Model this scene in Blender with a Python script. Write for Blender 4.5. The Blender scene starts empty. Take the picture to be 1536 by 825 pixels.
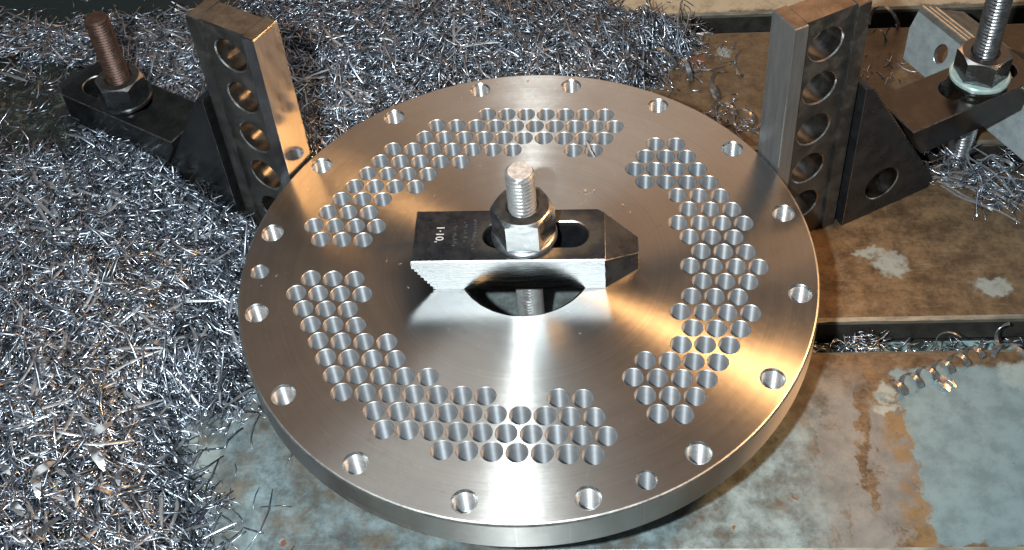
import bpy, bmesh, math, random
import numpy as np
from mathutils import Vector, Matrix
from mathutils.geometry import delaunay_2d_cdt

random.seed(7)
rng = np.random.default_rng(7)
PI = math.pi
S = 0.0126                      # one modelling unit (hole pitch of the disc) in metres
SC = bpy.context.scene
COL = SC.collection

# ------------------------------------------------------------------ camera
CAM = np.array([4.87269707, -35.86235313, 41.97750289])
RIGHT = np.array([0.99550303, 0.07285866, -0.06054207])
UP = np.array([-0.00741514, 0.69707562, 0.71695927])
FW = np.array([-0.09443909, 0.7132862, -0.69448114])
FOC, PX, PY = 1833.353, 778.458, 224.772
ZT = -5.94                      # table top, the disc's upper face is z = 0
cd = bpy.data.cameras.new('camera')
cam = bpy.data.objects.new('camera', cd)
COL.objects.link(cam)
cd.sensor_width = 36.0
cd.lens = FOC / 1536 * 36
cd.shift_x = (768 - PX) / 1536
cd.shift_y = (PY - 412.5) / 1536
cd.clip_start = 0.01
cd.clip_end = 100
cam.matrix_world = Matrix(((RIGHT[0], UP[0], -FW[0], CAM[0] * S), (RIGHT[1], UP[1], -FW[1], CAM[1] * S),
                           (RIGHT[2], UP[2], -FW[2], CAM[2] * S), (0, 0, 0, 1)))
SC.camera = cam

# ------------------------------------------------------------------ world, lamps, exposure
W = bpy.data.worlds.new('World')
SC.world = W
W.use_nodes = True
W.node_tree.nodes['Background'].inputs[0].default_value = (0.80, 0.86, 0.92, 1)
W.node_tree.nodes['Background'].inputs[1].default_value = 0.095
SC.view_settings.view_transform = 'Standard'
SC.view_settings.look = 'None'
SC.view_settings.exposure = 0
SC.view_settings.gamma = 1
SC.view_settings.use_curve_mapping = False
SC.cycles.use_denoising = True
SC.cycles.sample_clamp_indirect = 6
SC.cycles.max_bounces = 8


def lamp(name, kind, loc, energy, color, target=None, size=None, size_y=None):
    d = bpy.data.lights.new(name, kind)
    d.energy = energy
    d.color = color
    o = bpy.data.objects.new(name, d)
    COL.objects.link(o)
    o.location = Vector(loc) * S
    if kind == 'AREA':
        d.shape = 'RECTANGLE'
        d.size = size * S
        d.size_y = (size_y or size) * S
    elif size:
        d.shadow_soft_size = size * S
    if target is not None:
        o.rotation_euler = (Vector(target) - Vector(loc)).to_track_quat('-Z', 'Y').to_euler()
    return o


lamp('camera_flash', 'AREA', (-2.5, -36.5, 45), 8.0, (0.88, 0.97, 1.0), (0, 0, 0), 1.7, 1.2)
wl = lamp('work_lamp', 'SPOT', (52, 15, 52), 29.0, (1.0, 0.52, 0.20), (5, 1, 0), 4.5)
wl.data.spot_size = math.radians(28)
wl.data.spot_blend = 0.6
lamp('warm_back_fill', 'AREA', (20, 95, 58), 4.2, (1.0, 0.56, 0.28), (0, 0, 0), 140, 50)  # added warm panel, gives the upper disc its brown reflection
lamp('cool_overhead_fill', 'AREA', (-22, 15, 100), 2.0, (0.90, 0.97, 1.0), (0, 0, 0), 70, 50)  # added cool fill that greys the lower half of the disc


# ------------------------------------------------------------------ helpers: pixels to points on real planes
def at(px, py, z):
    d = FW + RIGHT * (px - PX) / FOC + UP * (PY - py) / FOC
    return CAM + (z - CAM[2]) / d[2] * d


def onplane(px, py, p0, n):
    d = FW + RIGHT * (px - PX) / FOC + UP * (PY - py) / FOC
    t = ((np.asarray(p0) - CAM) @ np.asarray(n)) / (d @ np.asarray(n))
    return CAM + t * d


# ------------------------------------------------------------------ helpers: node materials
class NT:
    def __init__(s, name):
        s.m = bpy.data.materials.new(name)
        s.m.use_nodes = True
        s.t = s.m.node_tree
        s.b = s.t.nodes['Principled BSDF']
        s._co = None

    def n(s, typ, **kw):
        nd = s.t.nodes.new(typ)
        for k, v in kw.items():
            setattr(nd, k, v)
        return nd

    def put(s, sock, v):
        if isinstance(v, bpy.types.NodeSocket):
            s.t.links.new(v, sock)
        elif v is not None:
            if isinstance(v, (tuple, list)) and sock.type == 'RGBA' and len(v) == 3:
                v = (*v, 1)
            sock.default_value = v

    def co(s):
        if s._co is None:
            tc = s.n('ShaderNodeTexCoord')
            mp = s.n('ShaderNodeVectorMath', operation='SCALE')
            s.put(mp.inputs[0], tc.outputs['Object'])
            mp.inputs['Scale'].default_value = 1 / S
            s._co = mp.outputs[0]
        return s._co

    def math(s, op, a, b=None, clamp=False):
        nd = s.n('ShaderNodeMath', operation=op)
        nd.use_clamp = clamp
        s.put(nd.inputs[0], a)
        if b is not None:
            s.put(nd.inputs[1], b)
        return nd.outputs[0]

    def vmath(s, op, a, b=None):
        nd = s.n('ShaderNodeVectorMath', operation=op)
        s.put(nd.inputs[0], a)
        if b is not None:
            s.put(nd.inputs[1], b)
        return nd.outputs['Value'] if op in ('LENGTH', 'DISTANCE', 'DOT_PRODUCT') else nd.outputs[0]

    def noise(s, scale, detail=4, rough=0.55, vec=None, dist=0.0, color=False):
        nd = s.n('ShaderNodeTexNoise')
        nd.inputs['Scale'].default_value = scale
        nd.inputs['Detail'].default_value = detail
        nd.inputs['Roughness'].default_value = rough
        nd.inputs['Distortion'].default_value = dist
        s.put(nd.inputs['Vector'], vec if vec is not None else s.co())
        return nd.outputs['Color' if color else 'Fac']

    def ramp(s, v, a, b, lo=0.0, hi=1.0, smooth=True):
        nd = s.n('ShaderNodeMapRange')
        nd.interpolation_type = 'SMOOTHSTEP' if smooth else 'LINEAR'
        s.put(nd.inputs['Value'], v)
        for k, x in zip(('From Min', 'From Max', 'To Min', 'To Max'), (a, b, lo, hi)):
            s.put(nd.inputs[k], x)
        return nd.outputs[0]

    def mix(s, f, a, b):
        nd = s.n('ShaderNodeMix', data_type='RGBA')
        s.put(nd.inputs[0], f)
        s.put(nd.inputs[6], a)
        s.put(nd.inputs[7], b)
        return nd.outputs[2]

    def mixf(s, f, a, b):
        nd = s.n('ShaderNodeMix', data_type='FLOAT')
        s.put(nd.inputs[0], f)
        s.put(nd.inputs[2], a)
        s.put(nd.inputs[3], b)
        return nd.outputs[0]

    def bump(s, h, strength, dist=0.02):
        nd = s.n('ShaderNodeBump')
        nd.inputs['Strength'].default_value = strength
        nd.inputs['Distance'].default_value = dist * S
        s.put(nd.inputs['Height'], h)
        s.t.links.new(nd.outputs[0], s.b.inputs['Normal'])

    def set(s, **kw):
        names = dict(color='Base Color', metal='Metallic', rough='Roughness', aniso='Anisotropic', rot='Anisotropic Rotation',
                     tangent='Tangent', coat='Coat Weight', coatr='Coat Roughness', ior='IOR', spec='Specular IOR Level')
        for k, v in kw.items():
            s.put(s.b.inputs[names[k]], v)
        return s

    def radial(s):
        nd = s.n('ShaderNodeTangent', direction_type='RADIAL', axis='Z')
        return nd.outputs[0]


def sep(m, v):
    nd = m.n('ShaderNodeSeparateXYZ')
    m.put(nd.inputs[0], v)
    return nd.outputs


def comb(m, x, y, z):
    nd = m.n('ShaderNodeCombineXYZ')
    for i, v in enumerate((x, y, z)):
        m.put(nd.inputs[i], v)
    return nd.outputs[0]


def steel(name, color, rough, metal=1.0, var=0.25, scale=2.0, bump=0.0, stain=None, stain_amt=0.0, streak=None):
    m = NT(name)
    vec = m.co()
    if streak:
        mp = m.n('ShaderNodeMapping')
        mp.inputs['Scale'].default_value = streak
        m.put(mp.inputs['Vector'], vec)
        vec = mp.outputs[0]
    f = m.noise(scale, 5, 0.6, vec)
    g = m.noise(scale * 6.3, 4, 0.7, vec)
    k = m.math('ADD', m.math('MULTIPLY', f, 0.65), m.math('MULTIPLY', g, 0.35))
    c = m.mix(m.ramp(k, 0.3, 0.7), tuple(x * (1 - var) for x in color), tuple(min(1, x * (1 + var)) for x in color))
    if stain:
        h = m.ramp(m.noise(1.1, 6, 0.68), 0.5, 0.62, 0, stain_amt)
        c = m.mix(h, c, stain)
        m.set(metal=m.mixf(h, metal, 0.1))
    else:
        m.set(metal=metal)
    m.set(color=c, rough=m.ramp(k, 0.25, 0.75, rough * 0.75, min(1, rough * 1.3)))
    if bump:
        m.bump(g, bump, 0.03)
    return m.m


# faced disc: fine concentric tool marks
def disc_material():
    m = NT('faced_steel')
    x, y, z = sep(m, m.co())
    r = m.math('SQRT', m.math('ADD', m.math('MULTIPLY', x, x), m.math('MULTIPLY', y, y)))
    lay = m.noise(9.0, 3, 0.7, comb(m, r, m.math('MULTIPLY', z, 0.1), 0.0))
    lay2 = m.noise(2.6, 4, 0.6, comb(m, r, m.math('MULTIPLY', x, 0.05), m.math('MULTIPLY', y, 0.05)))
    smear = m.noise(0.35, 6, 0.62, dist=0.6)
    fine = m.noise(3.2, 5, 0.7)
    k = m.math('ADD', m.math('MULTIPLY', lay, 0.35), m.math('ADD', m.math('MULTIPLY', smear, 0.4), m.math('MULTIPLY', lay2, 0.25)))
    c = m.mix(m.ramp(k, 0.35, 0.65), (0.50, 0.488, 0.462), (0.61, 0.597, 0.57))
    sp = m.ramp(m.noise(1.4, 7, 0.75), 0.62, 0.72, 0, 0.4)
    c = m.mix(sp, c, (0.22, 0.17, 0.12))
    rust_h = m.math('MULTIPLY', m.ramp(m.noise(1.3, 6, 0.7, dist=0.8), 0.46, 0.56), m.ramp(z, -1.15, -1.7))
    where = m.math('MULTIPLY', m.ramp(x, -7.5, -6.3), m.ramp(x, -1.2, -2.4))
    rust_h = m.math('MULTIPLY', rust_h, m.math('MULTIPLY', where, m.ramp(y, -8.0, -9.5)))
    c = m.mix(rust_h, c, (0.10, 0.055, 0.03))
    for sc_, th_, off_ in ((0.9, 0.006, 3.0), (1.7, 0.008, 11.0)):
        ln = m.math('ABSOLUTE', m.math('SUBTRACT', m.noise(sc_, 1, 0.3, comb(m, m.math('ADD', x, off_), m.math('MULTIPLY', y, 0.6), 0.0)), 0.5))
        gate = m.ramp(m.noise(1.9, 2, 0.5, comb(m, y, m.math('ADD', x, off_ * 2), 0.0)), 0.58, 0.66)
        c = m.mix(m.math('MULTIPLY', gate, m.ramp(ln, th_, 0.0, 0, 0.7)), c, (0.80, 0.78, 0.74))
    # a brownish rub mark near the lower left bolt holes
    rub = m.math('MULTIPLY', m.ramp(m.vmath('DISTANCE', comb(m, x, y, 0.0), (-5.0, -8.9, 0.0)), 1.6, 0.2),
                 m.ramp(m.noise(1.7, 6, 0.7), 0.5, 0.66, 0, 0.5))
    c = m.mix(rub, c, (0.2, 0.15, 0.08))
    m.set(color=c, metal=m.math('SUBTRACT', 1.0, m.math('MULTIPLY', rust_h, 0.9)),
          rough=m.math('ADD', m.ramp(k, 0.3, 0.7, 0.30, 0.34), m.math('MULTIPLY', m.ramp(fine, 0.4, 0.8), 0.05)),
          aniso=0.97, rot=0.25, tangent=m.radial())
    m.bump(m.math('ADD', m.math('MULTIPLY', lay, 0.7), m.math('MULTIPLY', fine, 0.1)), 0.03, 0.01)
    return m.m


def cone_material():
    m = NT('drilled_steel')
    x, y, z = sep(m, m.co())
    r = m.math('SQRT', m.math('ADD', m.math('MULTIPLY', x, x), m.math('MULTIPLY', y, y)))
    ring = m.noise(26.0, 3, 0.7, comb(m, r, z, 0.0))
    oi = m.n('ShaderNodeObjectInfo')
    c = m.mix(m.ramp(ring, 0.3, 0.7), (0.45, 0.485, 0.52), (0.60, 0.635, 0.67))
    m.set(color=c, metal=0.7, rough=m.math('ADD', 0.38, m.math('MULTIPLY', oi.outputs['Random'], 0.06)), aniso=0.93, rot=0.25, tangent=m.radial())
    m.bump(ring, 0.15, 0.012)
    return m.m


M = {}
M['disc'] = disc_material()
M['cone'] = cone_material()
M['lip'] = steel('rounded_rim_steel', (0.50, 0.50, 0.48), 0.42, var=0.12)


def thread_material():
    m = NT('cut_thread_steel')
    f = m.noise(6, 3, 0.6)
    m.set(color=m.mix(m.ramp(f, 0.3, 0.7), (0.52, 0.53, 0.54), (0.66, 0.67, 0.68)), metal=0.75, rough=0.42, aniso=0.85, rot=0.25, tangent=m.radial())
    return m.m


M['edge_bright'] = steel('bright_edge_steel', (0.72, 0.72, 0.70), 0.25, var=0.12)
M['thread'] = steel('cut_thread_steel', (0.66, 0.66, 0.66), 0.28, metal=0.85, var=0.15)
M['tapped'] = thread_material()
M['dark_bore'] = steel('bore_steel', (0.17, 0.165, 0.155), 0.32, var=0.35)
M['zinc_stud'] = steel('bright_stud_steel', (0.52, 0.52, 0.51), 0.36, metal=0.7, var=0.2, bump=0.15)
M['grey_stud'] = steel('grey_stud_steel', (0.42, 0.43, 0.44), 0.30, var=0.25, bump=0.15)
M['rust_stud'] = steel('rusty_stud_steel', (0.10, 0.055, 0.042), 0.45, metal=0.55, var=0.4, scale=3, bump=0.3)
M['sawn_end'] = steel('sawn_stud_end', (0.62, 0.60, 0.58), 0.5, metal=0.5, var=0.3, scale=5, bump=0.5)
M['black'] = steel('black_oxide_steel', (0.046, 0.050, 0.056), 0.30, metal=0.7, var=0.3, scale=1.2, bump=0.06, stain=(0.08, 0.065, 0.05), stain_amt=0.18)
M['black_oil'] = steel('oily_black_steel', (0.016, 0.012, 0.010), 0.19, metal=0.2, var=0.4, scale=0.9, bump=0.06, stain=(0.05, 0.026, 0.012), stain_amt=0.4)
M['black_wet'] = steel('wet_black_steel', (0.022, 0.024, 0.024), 0.22, metal=0.5, var=0.5, scale=1.0, bump=0.1)
M['worn'] = steel('worn_corner_steel', (0.36, 0.35, 0.33), 0.35, var=0.4, scale=4)
M['ground'] = steel('ground_side_steel', (0.17, 0.18, 0.19), 0.25, var=0.45, scale=2, streak=(0.4, 3, 8))
M['block_ground'] = steel('ground_block_steel', (0.36, 0.35, 0.34), 0.15, var=0.15, scale=1.2, streak=(3, 3, 0.4))
M['block_side'] = steel('dull_block_side', (0.30, 0.31, 0.32), 0.36, metal=0.8, var=0.15, scale=1.2, streak=(3, 3, 0.4))
M['block_dark'] = steel('stained_block_steel', (0.105, 0.102, 0.096), 0.38, metal=0.8, var=0.35, scale=1.1, bump=0.08, stain=(0.06, 0.045, 0.03), stain_amt=0.5)
M['block_top'] = steel('rusty_block_top', (0.20, 0.145, 0.10), 0.42, metal=0.7, var=0.4, scale=1.0, bump=0.12, stain=(0.09, 0.055, 0.03), stain_amt=0.7)
M['nut'] = steel('nut_steel', (0.40, 0.42, 0.44), 0.33, var=0.25, scale=3)
M['nut_top'] = steel('nut_dark_face', (0.10, 0.095, 0.09), 0.38, metal=0.8, var=0.3, scale=3)
M['nut_black'] = steel('black_nut_steel', (0.07, 0.075, 0.078), 0.24, metal=0.8, var=0.35, scale=3)
M['zinc_plate'] = steel('galvanised_sheet', (0.50, 0.57, 0.59), 0.34, metal=0.45, var=0.2, scale=1.4, bump=0.05, stain=(0.2, 0.25, 0.26), stain_amt=0.4)
M['zinc_fold'] = steel('lamplit_zinc_fold', (0.62, 0.58, 0.50), 0.22, metal=0.9, var=0.25, scale=1.4, bump=0.05)  # base tinted warm and pale for the lamp's golden reflection
M['ribbon'] = steel('ribbon_chip_steel', (0.34, 0.345, 0.35), 0.33, metal=0.8, var=0.35, scale=5)
M['flake'] = steel('flake_chip_steel', (0.72, 0.73, 0.74), 0.3, var=0.25, scale=6)
M['stamp'] = steel('stamped_metal', (0.85, 0.87, 0.88), 0.45, metal=0.6, var=0.1, scale=8)
M['stamp_faint'] = steel('worn_stamp_metal', (0.20, 0.21, 0.22), 0.45, metal=0.6, var=0.5, scale=8)


def worn_clamp():
    m = NT('worn_black_clamp_top')
    x, y, z = sep(m, m.co())
    n = m.noise(1.6, 8, 0.7)
    dx = m.math('DIVIDE', m.math('SUBTRACT', x, 0.6), 3.5)
    dy = m.math('DIVIDE', y, 1.75)
    d = m.math('SQRT', m.math('ADD', m.math('MULTIPLY', dx, dx), m.math('MULTIPLY', dy, dy)))
    w = m.ramp(m.math('ADD', d, m.math('MULTIPLY', m.math('SUBTRACT', n, 0.5), 1.3)), 1.0, 0.62, 0, 0.75)
    w = m.math('MULTIPLY', w, m.ramp(z, 1.5, 1.8))
    c = m.mix(m.ramp(n, 0.3, 0.7), (0.030, 0.034, 0.040), (0.062, 0.066, 0.074))
    c = m.mix(w, c, (0.17, 0.155, 0.125))
    c = m.mix(m.ramp(m.noise(7, 4, 0.7), 0.66, 0.74, 0, 0.5), c, (0.26, 0.26, 0.25))
    m.set(color=c, metal=0.75, rough=m.ramp(n, 0.3, 0.7, 0.24, 0.40))
    m.bump(m.noise(5, 5, 0.7), 0.08, 0.03)
    return m.m


M['clamp_top'] = worn_clamp()


def washer_material():
    m = NT('cyan_reflection_washer')
    f = m.noise(1.6, 5, 0.6)
    m.set(color=m.mix(m.ramp(f, 0.4, 0.65), (0.42, 0.58, 0.53), (0.60, 0.72, 0.67)), metal=0.2, rough=0.28, coat=0.6)  # blue-green reflection is put into the base colour
    return m.m


M['washer_pale'] = washer_material()


def chip_material(name, dark, bright):
    m = NT(name)
    g = m.n('ShaderNodeNewGeometry')
    r = g.outputs['Random Per Island']
    f = m.noise(1.1, 4, 0.6)
    k = m.math('ADD', m.math('MULTIPLY', r, 0.75), m.math('MULTIPLY', f, 0.35))
    c = m.mix(m.ramp(k, 0.15, 0.95), dark, bright)
    br = m.ramp(m.math('FRACT', m.math('MULTIPLY', r, 7.31)), 0.9, 1.0, 0, 0.12)
    c = m.mix(br, c, (0.30, 0.23, 0.19))
    m.set(color=c, metal=1.0, rough=m.ramp(m.math('FRACT', m.math('MULTIPLY', r, 13.7)), 0, 1, 0.20, 0.42))
    return m.m


M['chip'] = chip_material('steel_shavings', (0.20, 0.225, 0.26), (0.60, 0.65, 0.73))
M['chip_big'] = steel('long_steel_shavings', (0.52, 0.53, 0.55), 0.36, metal=0.75, var=0.3, scale=4)


def heap_material():
    m = NT('shaded_shavings_bed')
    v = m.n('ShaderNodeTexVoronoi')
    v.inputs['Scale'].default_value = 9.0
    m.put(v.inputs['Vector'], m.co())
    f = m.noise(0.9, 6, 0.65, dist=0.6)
    c = m.mix(m.ramp(v.outputs['Distance'], 0.0, 0.6), (0.10, 0.105, 0.11), (0.015, 0.015, 0.016))  # near-black tones paint the shade in the gaps between slivers
    # sludgy coolant puddle on the left of the heap
    x, y, z = sep(m, m.co())
    dx = m.math('DIVIDE', m.math('ADD', x, 30.4), 5.4)
    dy = m.math('DIVIDE', m.math('SUBTRACT', y, 13.6), 4.6)
    d = m.math('SQRT', m.math('ADD', m.math('MULTIPLY', dx, dx), m.math('MULTIPLY', dy, dy)))
    wet = m.ramp(m.math('ADD', d, m.math('MULTIPLY', m.math('SUBTRACT', f, 0.5), 0.9)), 1.12, 0.92)
    sl = m.mix(m.ramp(m.noise(1.3, 7, 0.7, dist=1.0), 0.48, 0.68), (0.012, 0.016, 0.013), (0.11, 0.135, 0.115))
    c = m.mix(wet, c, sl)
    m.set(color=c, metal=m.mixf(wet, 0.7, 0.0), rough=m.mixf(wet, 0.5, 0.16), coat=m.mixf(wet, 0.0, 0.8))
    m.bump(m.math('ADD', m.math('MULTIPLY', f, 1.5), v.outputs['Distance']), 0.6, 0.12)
    return m.m


M['heap'] = heap_material()

SD = np.array([math.cos(0.04898), math.sin(0.04898)])     # slot direction
SN = np.array([-SD[1], SD[0]])


def table_material():
    m = NT('stained_table_iron')
    co = m.co()                       # table space: x along the slots, y across, z up
    w = m.n('ShaderNodeVectorMath', operation='ADD')
    wn = m.vmath('SUBTRACT', m.noise(0.75, 10, 0.72, color=True), (0.5, 0.5, 0.5))
    sc_ = m.n('ShaderNodeVectorMath', operation='MULTIPLY')
    m.put(sc_.inputs[0], wn)
    sc_.inputs[1].default_value = (2.6, 2.0, 0)
    m.put(w.inputs[0], co)
    m.put(w.inputs[1], sc_.outputs[0])
    wx, wy, wz = sep(m, w.outputs[0])

    def box(x0, x1, y0, y1, soft=0.5):
        a = m.math('MULTIPLY', m.ramp(wx, x0 - soft, x0 + soft), m.ramp(wx, x1 + soft, x1 - soft))
        b = m.math('MULTIPLY', m.ramp(wy, y0 - soft, y0 + soft), m.ramp(wy, y1 + soft, y1 - soft))
        return m.math('MULTIPLY', a, b)

    def blob(px, py, rx, ry, soft=0.6):
        p = at(px, py, ZT)
        q = (p[0] * SD[0] + p[1] * SD[1], p[0] * SN[0] + p[1] * SN[1])
        dx = m.math('DIVIDE', m.math('SUBTRACT', wx2, q[0]), rx)
        dy = m.math('DIVIDE', m.math('SUBTRACT', wy2, q[1]), ry)
        d = m.math('ADD', m.math('MULTIPLY', dx, dx), m.math('MULTIPLY', dy, dy))
        return m.ramp(d, 1 + soft, 1 - soft)
    w2 = m.n('ShaderNodeVectorMath', operation='ADD')
    sc2 = m.n('ShaderNodeVectorMath', operation='SCALE')
    m.put(sc2.inputs[0], m.vmath('SUBTRACT', m.noise(1.9, 5, 0.6, color=True), (0.5, 0.5, 0.5)))
    sc2.inputs['Scale'].default_value = 1.5
    m.put(w2.inputs[0], co)
    m.put(w2.inputs[1], sc2.outputs[0])
    wx2, wy2, _ = sep(m, w2.outputs[0])

    big = m.noise(0.22, 6, 0.6, dist=0.5)
    mid = m.noise(0.8, 10, 0.76)
    fine = m.noise(4.5, 6, 0.7)
    mp = m.n('ShaderNodeMapping')
    mp.inputs['Scale'].default_value = (0.5, 5.0, 1)
    m.put(mp.inputs['Vector'], co)
    scr = m.noise(1.2, 4, 0.65, mp.outputs[0])
    # bare oxidised iron
    c = m.mix(m.ramp(mid, 0.32, 0.68), (0.060, 0.038, 0.022), (0.225, 0.145, 0.078))
    c = m.mix(m.ramp(fine, 0.45, 0.75, 0, 0.55), c, (0.055, 0.036, 0.024))
    c = m.mix(m.ramp(m.noise(0.55, 6, 0.7), 0.55, 0.7, 0, 0.45), c, (0.25, 0.15, 0.065))
    c = m.mix(m.ramp(scr, 0.55, 0.75, 0, 0.3), c, (0.30, 0.24, 0.18))
    c = m.mix(m.math('MULTIPLY', box(-20, 80, 25.35, 35, 0.25), m.ramp(mid, 0.36, 0.56, 0.6, 1.0)), c, (0.62, 0.50, 0.34))
    # worn grey strip where the table is bare
    mp3 = m.n('ShaderNodeMapping')
    mp3.inputs['Scale'].default_value = (1.0, 0.28, 1)
    m.put(mp3.inputs['Vector'], w.outputs[0])
    strip = m.noise(0.75, 9, 0.66, mp3.outputs[0])
    zone = box(9.0, 17.0, -14, -2.6, 1.4)
    c = m.mix(m.math('MULTIPLY', zone, m.ramp(strip, 0.44, 0.50, 0.0, 0.85)), c, m.mix(m.ramp(mid, 0.3, 0.7), (0.165, 0.165, 0.155), (0.255, 0.25, 0.235)))
    c = m.mix(m.math('MULTIPLY', box(15.9, 17.2, -11.2, -3.5, 0.25), m.ramp(m.noise(0.9, 9, 0.72), 0.42, 0.55, 0, 0.75)), c, (0.25, 0.15, 0.06))
    # milky coolant films
    filmR = m.math('MULTIPLY', box(16.9, 30, -10.9, -1.9, 0.13), m.ramp(m.noise(0.8, 8, 0.7), 0.22, 0.42, 0.7, 1.0))
    filmL = m.math('MULTIPLY', box(-18.0, 12.6, -26, 0.0, 1.8), m.ramp(m.noise(0.45, 9, 0.72), 0.32, 0.60, 0.25, 1.0))
    filmL = m.math('MAXIMUM', filmL, m.math('MULTIPLY', box(-4.0, 5.0, -4.0, 4.0, 0.6), 0.8))
    filmL = m.math('MAXIMUM', filmL, m.math('MULTIPLY', box(0.0, 12.4, -26, -5.0, 1.5), m.ramp(m.noise(0.7, 6, 0.6), 0.3, 0.5, 0.55, 1.0)))
    cR = m.mix(m.ramp(m.noise(1.0, 6, 0.65), 0.35, 0.7), (0.245, 0.325, 0.335), (0.17, 0.225, 0.235))
    cR = m.mix(m.ramp(fine, 0.58, 0.75, 0, 0.7), cR, (0.11, 0.16, 0.17))
    cL = m.mix(m.ramp(m.noise(0.7, 9, 0.74), 0.34, 0.70), (0.095, 0.115, 0.115), (0.31, 0.40, 0.415))
    c = m.mix(filmL, c, cL)
    c = m.mix(filmR, c, cR)
    film = m.math('MAXIMUM', filmL, filmR)
    # dried pale blotches and rust spots
    pale = blob(1335, 395, 0.75, 0.85)
    for a in ((1303, 377, 0.7, 0.35), (1490, 430, 0.95, 0.5), (1327, 588, 0.42, 0.55), (1325, 612, 0.5, 0.3), (312, 690, 0.45, 1.0), (420, 812, 0.1, 0.1),
              (1085, 78, 0.5, 0.5), (1525, 562, 0.8, 0.7), (285, 655, 0.4, 0.5)):
        pale = m.math('MAXIMUM', pale, blob(*a))
    pale = m.math('MULTIPLY', pale, m.ramp(m.noise(2.2, 5, 0.6), 0.3, 0.5, 0.45, 0.95))
    c = m.mix(m.math('MULTIPLY', pale, 0.75), c, (0.38, 0.43, 0.40))
    rust = blob(1045, 92, 0.62, 0.62)
    for a in ((1008, 94, 0.55, 0.25), (1084, 50, 0.4, 0.22), (1104, 794, 0.14, 0.12), (425, 818, 0.22, 0.15), (1192, 745, 0.14, 0.12)):
        rust = m.math('MAXIMUM', rust, blob(*a))
    c = m.mix(m.math('MULTIPLY', rust, m.ramp(m.noise(3.0, 5, 0.7), 0.3, 0.5, 0.2, 0.9)), c, (0.22, 0.07, 0.022))
    # oily dark coolant towards the far left
    oil = box(-80, -17, 24.0, 60, 0.9)
    c = m.mix(oil, c, (0.018, 0.028, 0.028))
    film = m.math('MAXIMUM', film, oil)
    # hairline scratches, pits and wiped streaks
    mp2 = m.n('ShaderNodeMapping')
    mp2.inputs['Rotation'].default_value = (0, 0, 0.5)
    mp2.inputs['Scale'].default_value = (0.25, 9.0, 1)
    m.put(mp2.inputs['Vector'], co)
    st = m.ramp(m.noise(1.6, 3, 0.6, mp2.outputs[0]), 0.66, 0.72, 0, 0.35)
    c = m.mix(st, c, (0.42, 0.40, 0.36))
    pit = m.ramp(m.noise(8.5, 4, 0.75), 0.66, 0.72, 0, 0.75)
    c = m.mix(pit, c, (0.030, 0.026, 0.022))
    dots = m.ramp(m.noise(2.7, 3, 0.6), 0.68, 0.74, 0, 0.6)
    c = m.mix(dots, c, (0.075, 0.09, 0.09))
    m.set(color=c, metal=0.12, rough=m.mixf(film, m.ramp(mid, 0.3, 0.7, 0.34, 0.6), 0.27), coat=m.math('MULTIPLY', film, 0.35), coatr=0.2)
    m.bump(m.math('ADD', m.math('MULTIPLY', fine, 0.6), mid), 0.22, 0.06)
    return m.m


M['table'] = table_material()
M['slot_wall'] = steel('slot_wall_iron', (0.075, 0.068, 0.06), 0.45, metal=0.6, var=0.35, scale=1.3, bump=0.15)
M['slot_lip'] = steel('slot_lip_iron', (0.30, 0.27, 0.21), 0.42, metal=0.6, var=0.3, scale=1.6, streak=(0.6, 2, 2))


# ------------------------------------------------------------------ helpers: meshes
class MB:
    def __init__(s):
        s.v, s.f, s.m = [], [], []

    def add(s, v, f, mat=0):
        k = len(s.v)
        s.v.extend(tuple(float(a) for a in p) for p in v)
        s.f.extend(tuple(k + i for i in q) for q in f)
        s.m.extend([mat] * len(f))
        return k

    def mesh(s, name, mats, angle=35, recalc=True, weld=True):
        me = bpy.data.meshes.new(name)
        me.from_pydata(s.v, [], s.f)
        for mm in mats:
            me.materials.append(mm)
        me.polygons.foreach_set('material_index', s.m)
        if weld or recalc:
            bm = bmesh.new()
            bm.from_mesh(me)
            if weld:
                bmesh.ops.remove_doubles(bm, verts=bm.verts, dist=1e-5)
            if recalc:
                bmesh.ops.recalc_face_normals(bm, faces=bm.faces)
            bm.to_mesh(me)
            bm.free()
        if angle:
            me.polygons.foreach_set('use_smooth', [True] * len(me.polygons))
            me.set_sharp_from_angle(angle=math.radians(angle))
        return me

    def obj(s, name, mats, parent=None, **kw):
        return link(name, s.mesh(name, mats, **kw), parent)


def link(name, me, parent=None, loc=None, rot=None):
    o = bpy.data.objects.new(name, me)
    COL.objects.link(o)
    if parent is not None:
        o.parent = parent
    if loc is not None:
        o.location = loc
    if rot is not None:
        o.rotation_euler = rot
    return o


def tag(o, label=None, cat=None, group=None, kind=None):
    for k, v in (('label', label), ('category', cat), ('group', group), ('kind', kind)):
        if v:
            o[k] = v
    return o


def thing(name, loc, rz, label, cat, group=None):
    o = bpy.data.objects.new(name, None)
    COL.objects.link(o)
    o.location = loc
    o.rotation_euler = (0, 0, rz)
    o.empty_display_size = 0.01
    return tag(o, label, cat, group)


def circle(cx, cy, r, n, ph=0.0):
    return [(cx + r * math.cos(2 * PI * i / n + ph), cy + r * math.sin(2 * PI * i / n + ph)) for i in range(n)]


def area(p):
    return 0.5 * sum(p[i][0] * p[(i + 1) % len(p)][1] - p[(i + 1) % len(p)][0] * p[i][1] for i in range(len(p)))


def offset(p, d):
    """outward offset of a CCW polygon"""
    if abs(d) < 1e-9:
        return list(p)
    out = []
    n = len(p)
    for i in range(n):
        a, b, c = (np.array(p[i - 1]), np.array(p[i]), np.array(p[(i + 1) % n]))
        e1 = (b - a) / np.linalg.norm(b - a)
        e2 = (c - b) / np.linalg.norm(c - b)
        n1, n2 = np.array((e1[1], -e1[0])), np.array((e2[1], -e2[0]))
        k = n1 + n2
        k = k / max(0.35, (1 + n1 @ n2))
        out.append(tuple(b + k * d))
    return out


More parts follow.
